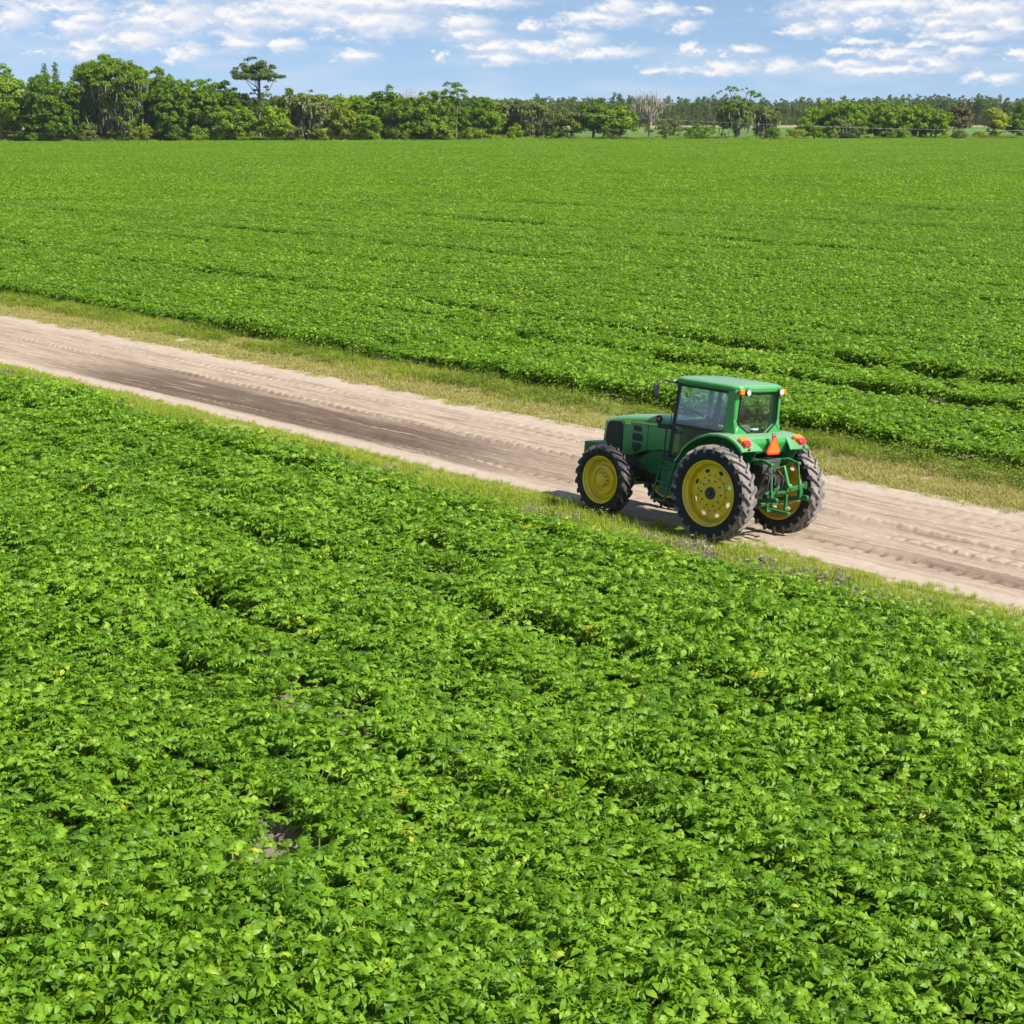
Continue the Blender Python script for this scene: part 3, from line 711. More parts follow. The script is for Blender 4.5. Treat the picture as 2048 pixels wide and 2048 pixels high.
def moss_strips(centres, rs, per, lmin, lmax):
    V, T = [], []
    for c in centres:
        for k in range(per):
            p = np.array(c) + rs.normal(0, .75, 3); L = rs.uniform(lmin, lmax); w = rs.uniform(.10, .24); a = rs.uniform(0, PI); x = np.array([math.cos(a), math.sin(a), 0]) * w
            j = rs.normal(0, .1, 3); j[2] = 0
            V += [p - x * .5, p + x * .5, p + x * .8 + j - [0, 0, L * .55], p - x * .8 + j - [0, 0, L * .55], p + x * .25 + j * 1.5 - [0, 0, L], p - x * .25 + j * 1.5 - [0, 0, L]]
            T.append(rs.uniform(.1, .9))
    V = np.array(V); n = len(T); i = np.arange(n)[:, None] * 6
    F = np.concatenate([i + [[0, 1, 2, 3]], i + [[3, 2, 4, 5]]], 1).reshape(-1, 4); return V, F, np.repeat(T, 2)
def tree(kind, x, y, H, W, label, i):
    rs = np.random.RandomState(900 + i)
    name = {'oak': 'oak_tree', 'mossoak': 'oak_tree', 'spire': 'cypress_tree', 'pine': 'pine_tree', 'airy': 'pine_tree', 'bare': 'bare_tree', 'lone': 'oak_tree', 'olive': 'oak_tree', 'yellow': 'broadleaf_tree', 'brown': 'broadleaf_tree', 'shrub': 'shrub'}[kind]
    root = empty(name, (x, y, 0)); tag(root, label, 'bush' if kind == 'shrub' else 'tree', 'bushes under the treeline' if kind == 'shrub' else 'trees along the back of the field')
    mb = MB(); moss = None; mat = 'oak'; tint0 = .40 + rs.uniform(-.12, .16); bark = M_BARK; dens = 62; leaf = (.20, .40); extra = None
    if kind in ('oak', 'olive', 'yellow', 'mossoak', 'brown'):
        mat = {'olive': 'olive', 'yellow': 'yellow', 'brown': 'brown'}.get(kind, 'dark' if 'dark' in label else 'olive' if 'olive' in label or 'grey green' in label else 'oak')
        z0 = H * (.02 if kind in ('oak', 'yellow') else .08 if kind != 'mossoak' else .36)
        W *= 1.32; n = int(34 + W * H * .62); P = crown_points(H - .4, W, z0, n, rs, 'full' if kind != 'mossoak' else 'round')
        Rr = rs.uniform(.55, 1.35, n) * (.72 + .02 * W)
        if kind == 'mossoak':
            low = crown_points(H * .55, W * .9, H * .02, n // 2, rs, 'full'); P = np.concatenate([P, low]); Rr = np.concatenate([Rr, rs.uniform(.6, 1.1, len(low))])
            pick = P[(rs.rand(len(P)) < .8) & (P[:, 2] < H * .74)]; moss = moss_strips(pick, rs, 4, .8, 2.6); dens = 55; bark = M_BARK
            if 'pale' in label or 'beige' in label: mat = 'olive'; tint0 = .7
        if 'bright' in label or 'yellowish' in label: tint0 = .62
        V, F, T = puffs(P, Rr, dens, rs, leaf, .8, tint0)
        tips = [tuple(p) for p in P[rs.permutation(len(P))[:12 if kind == 'mossoak' else 8]]]
        limb_tree(mb, H * .42, (rs.uniform(-.6, .6), rs.uniform(-.4, .4)), .022 * H + .1, tips, rs)
        if kind == 'mossoak':                                     # second trunk, pale and exposed
            mb.tube([(W * .12, -W * .2, -.3), (W * .16, -W * .24, H * .3), (W * .25, -W * .2, H * .6)], [.2, .15, .07], 7)
            mb.tube([(-W * .15, -W * .25, -.3), (-W * .2, -W * .28, H * .3), (-W * .3, -W * .18, H * .62)], [.2, .14, .07], 7)
    elif kind == 'shrub':
        n = int(8 + W * H * .9); W *= 1.25; n = int(n * 1.4); P = crown_points(H - .2, W, 0, n, rs, 'full'); Rr = rs.uniform(.5, .95, n)
        mat = 'dark' if 'dark' in label else 'yellow' if 'yellow' in label else 'olive' if ('grey' in label or 'brown' in label or 'pale' in label) else 'oak'; tint0 = .6 if 'bright' in label else tint0
        V, F, T = puffs(P, Rr, 110, rs, (.12, .24), .85, tint0); limb_tree(mb, H * .35, (0, 0), .09, [tuple(p) for p in P[:5]], rs)
    elif kind == 'spire':
        n = 44; P = []
        for k in range(n):
            f = k / (n - 1); rr_ = W * .5 * (1 - f) ** .8 + .15; a = k * 2.4; P.append((math.cos(a) * rr_ * .75, math.sin(a) * rr_ * .75, H * .2 + (H * .78) * f))
        P = np.array(P); Rr = np.linspace(1.25, .55, n); mat = 'dark'; V, F, T = puffs(P, Rr, 80, rs, (.14, .28), 1., .45)
        mb.tube([(0, 0, -.3), (0, 0, H * .5), (0, 0, H * .96)], [.3, .2, .05], 7)
    elif kind in ('pine', 'airy'):
        mat = 'pine' if kind == 'pine' else 'dark'
        z0 = H * (.60 if kind == 'pine' else .42); n = 120 if kind == 'pine' else 40
        P = crown_points(H - .4, W * 1.2, z0, n, rs, 'dome'); Rr = rs.uniform(.65, 1.2, n) if kind == 'pine' else rs.uniform(.7, 1.15, n)
        if kind == 'pine': P[:, 2] = np.maximum(P[:, 2], H * .66 + (np.hypot(P[:, 0], P[:, 1]) < W * .25) * 1.)
        V, F, T = puffs(P, Rr, 80, rs, (.14, .30), .62, .5)
        if True:
            lowp = crown_points(H * .68, W * .8, H * .26, 26, rs, 'full'); v2, f2, t2 = puffs(lowp, rs.uniform(.5, .95, 26), 60, rs, (.2, .38), .6, .55); F = np.concatenate([F, f2 + len(V)]); V = np.concatenate([V, v2]); T = np.concatenate([T, t2]); P = np.concatenate([P, lowp])
        limb_tree(mb, H * .78, (.5, .2), .013 * H + .06, [tuple(p) for p in P[::5][:9]] + [tuple(p) for p in lowp[::4]], rs)
    elif kind == 'bare':
        bark = M_PALE; P = crown_points(H, W, H * .35, 46, rs); tips = [tuple(p) for p in P]
        limb_tree(mb, H * .4, (.3, 0), .3, tips[:26], rs)
        for p in P:                                               # fine twigs
            for q in range(4):
                e = Vector(p) + Vector(rs.normal(0, 1.1, 3)) + Vector((0, 0, .7)); mb.tube([tuple(p), tuple(e)], [.045, .015], 4)
        moss = moss_strips(P[P[:, 2] < H * .8], rs, 6, .9, 2.6); low = crown_points(H * .42, W * .8, H * .08, 22, rs, 'full')
        mat = 'olive'; V, F, T = puffs(low, rs.uniform(.6, 1.1, 22), 26, rs, leaf, .8, .6)
    else:                                                         # lone tree with an umbrella of foliage over a dark moss-hung body
        mat = 'dark'; body = crown_points(H * .88, W * .78, H * .10, 110, rs, 'full') - [.8, 0, 0]; Rr = rs.uniform(.6, 1.15, 110)
        arc = np.array([(q[0] + rs.normal(0, .25), rs.uniform(-1.6, 1.6), q[1] - .35 + rs.normal(0, .18)) for q in ((-6.4, 11.9), (-5.6, 12.6), (-4.7, 13.1), (-3.7, 13.6), (-2.7, 14.0), (-1.8, 14.15), (-.8, 14.0), (.2, 13.7), (1.2, 13.5), (2.2, 13.3), (3.0, 13.2), (3.8, 12.9), (4.6, 12.7), (5.3, 12.3), (5.7, 11.7), (4.2, 12.2), (3.0, 12.4), (4.9, 11.6), (2.2, 12.6), (5.2, 12.0), (-6.7, 11.2), (-2.2, 13.2))])
        low = np.array([(-W * .28 + rs.uniform(-.8, .8), rs.uniform(-1.5, 1.5), rs.uniform(.8, H * .42)) for k in range(10)])
        P = np.concatenate([body, arc, low]); Rr = np.concatenate([Rr, rs.uniform(.45, .8, 22), rs.uniform(.6, .9, 10)]); V, F, T = puffs(P, Rr, 80, rs, (.15, .30), .7, .5)
        limb_tree(mb, H * .45, (.2, 0), .75, [tuple(p) for p in np.concatenate([arc[4::7], body[:12]])], rs); moss = moss_strips(body, rs, 3, .8, 2.2)
    mb.build('trunk', bark, root, smooth=60)
    link('crown', np_mesh('crown', V, F, [TREE_MATS[mat]], T), root)
    if moss is not None: link('spanish_moss', np_mesh('spanish_moss', moss[0], moss[1], [M_MOSS], moss[2]), root)
    return root
TREES = [  # kind, x, y, height, crown width, what singles it out
    ('oak', -127.2, 416.9, 20.3, 13.7, 'bright green oak cut by the left edge of the photo'),
    ('oak', -114.2, 417.4, 16.5, 14.3, 'dark green oak with rounded crown below the two dark spires'),
    ('spire', -120.1, 434.2, 19.5, 3.9, 'left one of two dark pointed cypresses behind the treeline'),
    ('spire', -118.0, 436.6, 19.9, 4.4, 'right one of two dark pointed cypresses, beside the moss-hung giant'),
    ('mossoak', -101.2, 425.8, 21.7, 19.1, 'tallest and broadest oak at left, hung with grey moss below its crown'),
    ('oak', -91.0, 431.7, 19.2, 8.0, 'narrow green oak leaning on the right side of the moss-hung giant'),
    ('oak', -86.1, 424.6, 16.5, 10.1, 'mid green oak with dark hollow under its crown, second from the moss-hung giant'),
    ('oak', -79.1, 427.9, 16.6, 10.9, 'broad green oak with two rounded tops left of the domed pine'),
    ('oak', -73.6, 432.9, 15.6, 8.0, 'smaller dark oak tucked against the left side of the domed pine'),
    ('pine', -65.5, 434.4, 20.7, 11.9, 'tall pine with domed airy crown on a bare trunk'),
    ('oak', -70.1, 423.6, 9.7, 8.9, 'low bright green tree in front and left of the domed pine'),
    ('oak', -59.8, 424.5, 9.7, 7.4, 'low bright green tree in front and right of the domed pine'),
    ('oak', -58.9, 439.7, 15.1, 6.8, 'slim olive tree just right of the domed pine'),
    ('mossoak', -51.5, 433.1, 13.3, 9.3, 'grey green oak with pale bare trunk showing, left of the yellow tree'),
    ('yellow', -43.4, 429.6, 11.3, 5.6, 'yellow green tree, the yellowest of the whole treeline'),
    ('oak', -40.5, 439.1, 13.0, 10.5, 'flat topped green oak rising behind the yellow tree'),
    ('oak', -36.6, 428.9, 7.7, 7.2, 'low green tree on the right foot of the yellow tree'),
    ('oak', -32.2, 437.7, 14.2, 11.0, 'tall green oak midway between yellow tree and tall airy tree'),
    ('bare', -26.1, 455.8, 14.7, 9.5, 'pale leafless tree peeping over the round oak'),
    ('oak', -22.4, 435.5, 13.3, 12.0, 'big round green oak left of the tall airy tree'),
    ('airy', -14.7, 439.9, 16.0, 8.4, 'tall airy tree with sparse crown high over its neighbours, mid treeline'),
    ('oak', -18.0, 433.3, 6.0, 5.7, 'small yellowish green tree at the foot of the tall airy tree'),
    ('oak', -7.4, 440.3, 11.7, 7.9, 'green oak just right of the tall airy tree'),
    ('mossoak', -1.6, 452.4, 11.3, 7.0, 'pale green moss-hung tree behind the sandy patch'),
    ('mossoak', 5.1, 449.7, 11.0, 10.5, 'pale grey moss-hung tree with yellowish top, left of the olive tree'),
    ('olive', 14.0, 443.3, 8.8, 8.5, 'dull olive tree with drooping crown left of the darkest oak'),
    ('oak', 21.6, 445.7, 12.0, 9.3, 'dark green oak left of the grey leafless tree, with the higher top'),
    ('oak', 28.7, 445.1, 9.7, 7.7, 'lower green oak touching the left side of the grey leafless tree'),
    ('bare', 36.8, 449.6, 14.1, 12.9, 'grey leafless tree with spreading twigs and hanging moss'),
    ('shrub', 42.2, 447.6, 6.4, 5.9, 'bright bush at right foot of the grey leafless tree'),
    ('shrub', 49.8, 447.0, 4.6, 8.0, 'round dark bush standing alone left of the flat topped lone tree'),
    ('lone', 60.5, 450.0, 14.1, 12.9, 'lone dark tree with thick trunk and flat umbrella top beside open pasture'),
    ('mossoak', 69.8, 461.7, 9.8, 6.3, 'pale mossy tree just right of the lone umbrella topped tree'),
    ('shrub', 70.1, 450.8, 3.7, 3.5, 'narrow dark bush on the pasture edge'),
    ('shrub', 77.3, 453.1, 3.2, 6.2, 'low yellowish bush at left end of the hedge of bushes'),
    ('shrub', 84.7, 454.5, 4.4, 7.9, 'tall green bush at right end of the hedge of bushes'),
    ('oak', 88.8, 473.3, 10.7, 8.8, 'left end oak of the right hand clump, slightly set back'),
    ('oak', 93.4, 461.2, 11.8, 11.0, 'highest oak of the right hand clump, with rounded top'),
    ('mossoak', 89.1, 456.4, 6.3, 5.5, 'beige moss-hung small tree in front of the right hand clump'),
    ('oak', 103.2, 462.0, 10.1, 10.5, 'middle oak of the right hand clump, bright and low'),
    ('oak', 112.5, 462.7, 11.0, 9.1, 'bright green oak with twin tops in the right hand clump'),
    ('oak', 116.6, 460.5, 8.7, 6.1, 'low right end oak of the right hand clump'),
    ('brown', 124.9, 468.1, 11.0, 5.6, 'brown half dead tree standing alone right of the clump'),
    ('shrub', 122.7, 460.6, 3.1, 4.7, 'grey green bush at the foot of the brown tree'),
    ('yellow', 135.6, 469.1, 9.6, 5.3, 'slim yellowish tree near the right edge of the photo'),
    ('oak', 143.1, 473.5, 10.4, 8.2, 'dark oak cut by the right edge of the photo'),
    ('shrub', -119.3, 414.4, 2.9, 4.9, 'low bush at far left under the dark green oak'),
    ('shrub', -105.9, 417.9, 4.5, 5.5, 'pale bush under the left side of the moss-hung giant'),
    ('shrub', -92.8, 420.4, 4.7, 5.0, 'yellowish bush under the right side of the moss-hung giant'),
    ('shrub', -84.5, 420.9, 4.3, 3.8, 'dark bush in the hollow of the mid green oak'),
    ('shrub', -79.1, 422.9, 4.2, 4.5, 'rounded bush beneath the oak with two tops'),
    ('shrub', -72.8, 423.1, 4.0, 4.5, 'small round bush left of the low tree by the domed pine'),
    ('shrub', -56.0, 427.2, 4.2, 4.6, 'bush between domed pine and grey green oak'),
    ('shrub', -47.9, 428.7, 3.7, 4.4, 'bush under the grey green oak, left of the yellow tree'),
    ('shrub', -29.6, 432.2, 4.2, 5.2, 'bush beneath the tall green oak at mid treeline'),
    ('shrub', -10.3, 435.8, 4.6, 5.2, 'bright bush between tall airy tree and sandy patch'),
    ('shrub', 0.8, 440.8, 4.3, 3.9, 'very bright bush beside the sandy patch'),
    ('shrub', 11.1, 440.8, 3.1, 4.5, 'dark bush under the olive tree'),
    ('shrub', 26.7, 442.7, 3.3, 4.5, 'bush under the lower green oak by the grey leafless tree'),
    ('shrub', 93.2, 455.1, 4.0, 5.4, 'brownish bush in front of the right hand clump'),
    ('shrub', 105.5, 458.4, 4.2, 5.5, 'green bush under the middle oak of the right hand clump'),
    ('shrub', 130.8, 467.2, 2.3, 5.0, 'yellow green low bush near the right edge of the photo'),]
for i, row in enumerate(TREES): tree(*row, i)

rs = np.random.RandomState(55)                                    # oaks of the second row, seen only as the upper mass between the front ones
for k, x in enumerate(np.concatenate([np.arange(-134, 8, 4.9), np.arange(84, 122, 5.2)])):
    xx = x + rs.uniform(-1.2, 1.2); far = 441 + .187 * xx + rs.uniform(8, 20)
    hh = np.interp(xx, [-134, -112, -100, -86, -70, -50, -20, 0, 8, 84, 122], [15, 15, 16, 15, 13.5, 11.5, 11.5, 9.5, 8.5, 8.5, 8.5]) * rs.uniform(.95, 1.14)
    q = tree('oak', xx, far, hh, rs.uniform(7.5, 10), 'green oak mostly hidden in the second row behind the front trees', 200 + k); q['group'] = 'second row of oaks'

# ------------------------------------------------------------------ the far pine wood: one mass of hundreds of trees
def far_pine(seed, H=17.):
    rs = np.random.RandomState(seed); z0 = H * .18; P = crown_points(H, 5.4, z0, 26, rs); V, F, T = puffs(P, rs.uniform(.6, 1.25, 26), 18, rs, (.28, .52), .8, .4)
    F = np.concatenate([F[:, [0, 1, 2]], F[:, [0, 2, 3]]]); T = np.concatenate([T, T]); k = len(V)
    w = .16; tr = np.array([(-w, 0, 0), (w, 0, 0), (w * .5, 0, H * .8), (-w * .5, 0, H * .8), (0, -w, 0), (0, w, 0), (0, w * .5, H * .8), (0, -w * .5, H * .8)])
    V = np.concatenate([V, tr]); F = np.concatenate([F, k + np.array([(0, 1, 2), (0, 2, 3), (4, 5, 6), (4, 6, 7)])])
    return V, F, np.concatenate([np.zeros(len(F) - 4), np.ones(4)]), np.concatenate([T, np.full(4, .5)])
def low_brush(seed):                                              # brush along the foot of the wood
    rs = np.random.RandomState(seed); P = crown_points(6.5, 7., 0, 14, rs, 'full'); V, F, T = puffs(P, rs.uniform(.8, 1.5, 14), 18, rs, (.28, .5), .8, .5)
    return V, np.concatenate([F[:, [0, 1, 2]], F[:, [0, 2, 3]]]), np.zeros(2 * len(F)), np.concatenate([T, T])
rs = np.random.RandomState(8); n = 4600
x = rs.uniform(-330, 420, n); y = 880 + .10 * x + 330 * rs.rand(n) ** 1.4
pos = np.stack([x, y, np.zeros(n)], 1); s = rs.uniform(.66, 1.0, n) * (.95 + .12 * noise2(x * .02, y * .02, 9))
wood = scatter('pine_forest', [TREE_MATS['pine'], M_BARK], [far_pine(41), far_pine(42), far_pine(43), far_pine(44), low_brush(45), low_brush(46)],
               {'pos': pos, 'rot': np.stack([np.zeros(n), np.zeros(n), rs.uniform(0, 6.28, n)], 1), 'scl': np.stack([s, s, s * rs.uniform(.9, 1.1, n)], 1), 'pick': 1 + rs.randint(0, 6, n)})
tag(wood, 'distant pine wood forming the dark skyline beyond the pasture', 'wood', kind='stuff')
# scattered scrub in the pasture and the rough headland
rs = np.random.RandomState(9)
scr = [weed(31, 130, 1., 1.1, .34, .1, .7), weed(32, 130, 1.2, .8, .34, .2, .85), grass_tuft(33, 120, 1.0, 1.2, .05, .4, .15)]
n = 6500; x = np.where(rs.rand(n) < .7, rs.uniform(-150, 5, n), rs.uniform(0, 170, n)); y = 435.5 + .187 * x + np.where(x < 5, rs.uniform(0, 32, n), rs.uniform(0, 10, n))
k = noise2(x * .06, y * .2, 91) > np.where(x < 5, -.9, -.1)
x, y = x[k], y[k]; n = len(x); s = rs.uniform(.4, 1.15, n) * np.where(x < 5, np.clip(.75 + (y - 436 - .187 * x) * .07, .7, 2.1), 1)
scrub = scatter('undergrowth', [M_WEED, M_GRASS], [(t[0], t[1], np.full(len(t[1]), (0, 0, 1)[i]), t[3]) for i, t in enumerate(scr)],
                {'pos': np.stack([x, y, np.zeros(n)], 1), 'rot': np.stack([np.zeros(n), np.zeros(n), rs.uniform(0, 6.28, n)], 1), 'scl': np.stack([s, s, s], 1), 'pick': 1 + rs.randint(0, 3, n)})
tag(scrub, 'rough grass and low scrub along the foot of the treeline', 'scrub', kind='stuff')
# ------------------------------------------------------------------ overhead wires in front of the trees
M_WIRE = solid('wire', (.35, .37, .39), .4, .6)
for (a, b, sag, label) in (((12., 433., 7.2), (175., 462., 2.6), 1.6, 'thin pale wire running low in front of the right half of the treeline'),
                           ((-142., 404., 4.6), (-100., 411., 1.6), .4, 'thin pale wire slanting down in front of the trees at far left')):
    mb = MB(); mb.tube([Vector(a).lerp(Vector(b), t) - Vector((0, 0, sag * 4 * t * (1 - t))) for t in np.linspace(0, 1, 14)], .010, 5)
    tag(mb.build('wire', M_WIRE, smooth=60), label, 'wire', 'wires in front of the trees')

# ------------------------------------------------------------------ the tractor (x right, y forward, z up from the ground under its rear axle)
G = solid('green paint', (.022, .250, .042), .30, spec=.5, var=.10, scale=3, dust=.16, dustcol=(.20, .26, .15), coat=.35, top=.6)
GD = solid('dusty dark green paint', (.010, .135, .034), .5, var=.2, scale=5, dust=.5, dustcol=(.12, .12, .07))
YEL = solid('yellow paint', (.80, .56, .010), .40, var=.14, scale=4, dust=.42, dustcol=(.36, .26, .10), coat=.15)
STRIPE = solid('yellow decal', (.80, .60, .03), .4, var=.03)
BLK = solid('black plastic', (.014, .015, .017), .5, var=.25)
MESHM = solid('black mesh screen', (.020, .019, .018), .7, var=.4, scale=60, bump=.6, dust=.4, dustcol=(.07, .06, .05))
IRON = solid('greasy iron', (.055, .055, .05), .6, .3, var=.4, scale=14, dust=.5, dustcol=(.13, .11, .09))
STEEL = solid('worn steel', (.45, .44, .42), .4, .8, var=.2)
RUB = solid('tyre rubber', (.018, .019, .022), .75, var=.35, scale=5, dust=.45, dustcol=(.055, .05, .048), spec=.3)
LUG = solid('dusty tyre lugs', (.17, .15, .14), .9, var=.3, scale=7, dust=.75, dustcol=(.34, .29, .26), spec=.15)
WHT = solid('white plastic', (.75, .75, .73), .4, var=.05)
SEATM = solid('grey seat cloth', (.13, .13, .13), .85, var=.2, scale=20)
SMVM = solid('fluorescent orange', (.95, .14, .015), .5, var=.03)
SMVR = solid('red reflector', (.62, .02, .015), .35, var=.05)
def lens(name, c):
    t = NT(name); b = t.bsdf(c, .15, 0, .5); b.inputs['Coat Weight'].default_value = .6; b.inputs['Subsurface Weight'].default_value = .0
    tc = t.n('ShaderNodeTexCoord').outputs['Object']; w = t.n('ShaderNodeTexWave', i_Scale=26., bands_direction='Z'); t.l(tc, w.inputs[0])
    bp = t.n('ShaderNodeBump', i_Strength=.3, i_Distance=.01); t.l(w.outputs['Fac'], bp.inputs['Height']); t.l(bp.outputs[0], b.inputs['Normal']); return t.done(b)
AMB = lens('amber lens', (.90, .20, .008)); RED = lens('red lens', (.75, .015, .02)); CLR = lens('clear lens', (.62, .62, .62))
def glass(name, tint, refl):
    t = NT(name); tr = t.n('ShaderNodeBsdfTransparent'); tr.inputs[0].default_value = (*tint, 1)
    gl = t.n('ShaderNodeBsdfGlossy', i_Roughness=.02); gl.inputs[0].default_value = (.95, .97, 1, 1)
    fr = t.n('ShaderNodeLayerWeight'); f = t.math('MULTIPLY_ADD', t.math('POWER', fr.outputs['Facing'], 4.), .5, refl, clamp=True)
    m = t.n('ShaderNodeMixShader'); t.l(f, m.inputs[0]); t.l(tr.outputs[0], m.inputs[1]); t.l(gl.outputs[0], m.inputs[2]); return t.done(m)
GLASS = glass('cab glass', (.80, .90, .92), .075); GLASS2 = glass('rear cab glass', (.84, .93, .87), .03)

TR = empty('tractor'); TR.matrix_world = Matrix.Translation((4.3065, 29.3009, 0)) @ Matrix.Rotation(PSI, 4, 'Z') @ Matrix.Rotation(.1025, 4, 'Y')
tag(TR, 'green farm tractor with yellow wheels parked half on the grass beside the sandy lane', 'tractor')
both = (-1, 1)

def make_wheel(side, y, zc, R, w, rim, lugs, rear):
    """side -1 left, +1 right; the dish opens outwards"""
    c = (side * (1.006 if rear else .971), y, zc); s = side; hw = w / 2
    mb = MB()
    o = hw - .02
    prof = [(s * o, rim), (s * (o + .006), rim - .012), (s * (o - .015), rim - .035), (s * (o - .05), rim - .04), (s * (o - .075), rim - .07), (s * -(o - .09), rim - .07), (s * -(o - .05), rim - .04), (s * -(o - .015), rim - .035), (s * -o, rim)]
    mb.lathe(prof, 72, c)
    if rear:                                                      # flat disc with hand holes, dished in
        xd = s * .035; nr, na = 30, 288; r0, r1 = .17, rim - .068
        V = []; keep = []
        for i in range(nr + 1):
            r = r0 + (r1 - r0) * i / nr
            for q in range(na): a = 2 * PI * q / na; V.append((c[0] + xd + s * (.02 if r < .30 else 0) - s * .05 * max(0, (r - .46)) / .1, c[1] + r * math.cos(a), c[2] + r * math.sin(a)))
        holes = [(2 * PI * (k + .5) / 8, .415, .052, .034) for k in range(8)]
        for i in range(nr):
            r = r0 + (r1 - r0) * (i + .5) / nr
            for q in range(na):
                a = 2 * PI * (q + .5) / na
                if any((((a - ha + PI) % (2 * PI) - PI) * r / hx) ** 2 + ((r - hr) / hy) ** 2 < 1 for ha, hr, hx, hy in holes): continue
                q2 = (q + 1) % na; keep.append((i * na + q, i * na + q2, (i + 1) * na + q2, (i + 1) * na + q))
        mb.add(V, keep)
        mb.lathe([(s * .055, .30), (s * .065, .285), (s * .065, .20), (s * .085, .185), (s * .085, .10)], 48, c)
    else:                                                         # stepped dish
        mb.lathe([(s * (o - .07), rim - .068), (s * (o - .12), rim - .075), (s * .03, rim - .10), (s * -.01, rim - .13), (s * -.01, rim - .17), (s * .05, rim - .19), (s * .055, rim - .235), (s * .02, rim - .245), (s * .02, .11)], 64, c)
    mb.cur = 1; nb, br = (10, .235) if rear else (10, .135)
    for k in range(nb):
        a = 2 * PI * k / nb; p = Vector((c[0] + s * (.06 if rear else .055), c[1] + br * math.cos(a), c[2] + br * math.sin(a))); mb.cyl(p, p + Vector((s * .03, 0, 0)), .014, 6)
    if rear:
        for k in range(16):
            a = 2 * PI * (k + .25) / 16; p = Vector((c[0] + s * .03, c[1] + .33 * math.cos(a), c[2] + .33 * math.sin(a))); mb.cyl(p, p + Vector((s * .02, 0, 0)), .011, 6)
    wh = mb.build('wheel', [YEL, IRON], TR, smooth=35)
    hb = MB()
    if rear:
        hb.lathe([(s * .08, .115), (s * .12, .105), (s * .12, .05), (s * .17, .046), (s * .17, .0)], 24, c)
    else:
        hb.lathe([(s * .02, .15), (s * .07, .145), (s * .085, .12), (s * .125, .115), (s * .135, .09), (s * .135, 0)], 28, c)
    hb.build('hub', IRON if rear else YEL, wh, smooth=35)
    ty = MB(); ty.cur = 0; t = R - .045
    pr = [(-o + .02, rim - .01), (-hw + .005, rim + (t - rim) * .3), (-hw, rim + (t - rim) * .55), (-hw + .012, t - .035), (-hw + .05, t - .006), (0, t), (hw - .05, t - .006), (hw - .012, t - .035), (hw, rim + (t - rim) * .55), (hw - .005, rim + (t - rim) * .3), (o - .02, rim - .01)]
    k0 = len(ty.f); ty.lathe(pr, 96, c)
    for i in range(3, 7):                                         # the carcass between the lugs is dusty too
        for q in range(96): ty.mi[k0 + i * 96 + q] = 1
    ty.cur = 1; lw = .25 * 2 * PI / lugs
    for sd_ in both:
        for k in range(lugs):
            a0 = 2 * PI * (k + (.5 if sd_ > 0 else 0)) / lugs; rings = []
            for j, (f, rr_, ww) in enumerate(((-.06, R - .004, .9), (.3, R, 1.), (.62, R - .002, 1.08), (.9, R - .012, 1.15), (1.0, R - .03, 1.1), (1.03, R - .085, .8))):
                x = sd_ * f * (hw - .004); a = a0 - f * .20 * (1 if rear else 1.15); rb = t - .02 if j < 4 else t - .05 - (.05 if j == 5 else 0)
                q = []
                for (da, r_) in ((-lw * .62 * ww, rb), (-lw * .42 * ww, rr_), (lw * .42 * ww, rr_), (lw * .62 * ww, rb)):
                    q.append((c[0] + x, c[1] + r_ * math.sin(-(a + da)) , c[2] + r_ * math.cos(a + da)))
                rings.append(q)
            ty.loft(rings)
    ty.build('tyre', [RUB, LUG if rear else LUG_F], wh, smooth=30)
    return wh
LUG_F = solid('scuffed front tyre lugs', (.045, .043, .045), .85, var=.3, scale=7, dust=.55, dustcol=(.22, .18, .16), spec=.2)
for s in both:
    make_wheel(s, 0, .872, .88, .375, .605, 23, True)
    make_wheel(s, 2.751, .672, .68, .30, .462, 20, False)

# chassis: transmission, engine, axles
mb = MB(); mb.box((0, .35, .92), (.52, 1.5, .62)); mb.box((0, -.28, .95), (.50, .24, .70)); mb.box((0, 1.6, .98), (.42, 1.2, .50)); mb.box((0, -.30, 1.40), (.50, .34, .22))
mb.build('transmission', IRON, TR, .03)
mb = MB()
for s in both: mb.lathe([(s * .22, .24), (s * .40, .17), (s * .62, .145), (s * .98, .12)], 24, (0, 0, .872))
mb.build('rear_axle', GD, TR, 0, 35)
mb = MB(); mb.box((0, 2.45, 1.02), (.50, 1.35, .55)); mb.box((-.29, 2.2, 1.0), (.12, .5, .26)); mb.cyl((-.30, 2.62, .86), (-.30, 2.9, .86), .075); mb.cyl((.3, 2.2, .9), (.3, 2.5, .9), .07); mb.box((0, 2.3, .70), (.36, 1.0, .16))
mb.build('engine', IRON, TR, .02)
mb = MB(); mb.box((0, 2.751, .64), (1.30, .22, .19)); mb.lathe([(-.84, .17), (-.70, .19), (-.62, .12)], 20, (0, 2.751, .672)); mb.lathe([(.84, .17), (.70, .19), (.62, .12)], 20, (0, 2.751, .672))
mb.tube([(-.6, 2.56, .70), (0, 2.52, .72), (.6, 2.56, .70)], .03)
mb.build('front_axle', GD, TR, .025)
mb = MB(); mb.box((0, 3.38, 1.00), (.62, .62, .36)); mb.box((0, 3.80, 1.06), (.66, .36, .34)); mb.box((0, 3.5, 1.205), (.60, .82, .03))
mb.build('front_frame', GD, TR, .02)

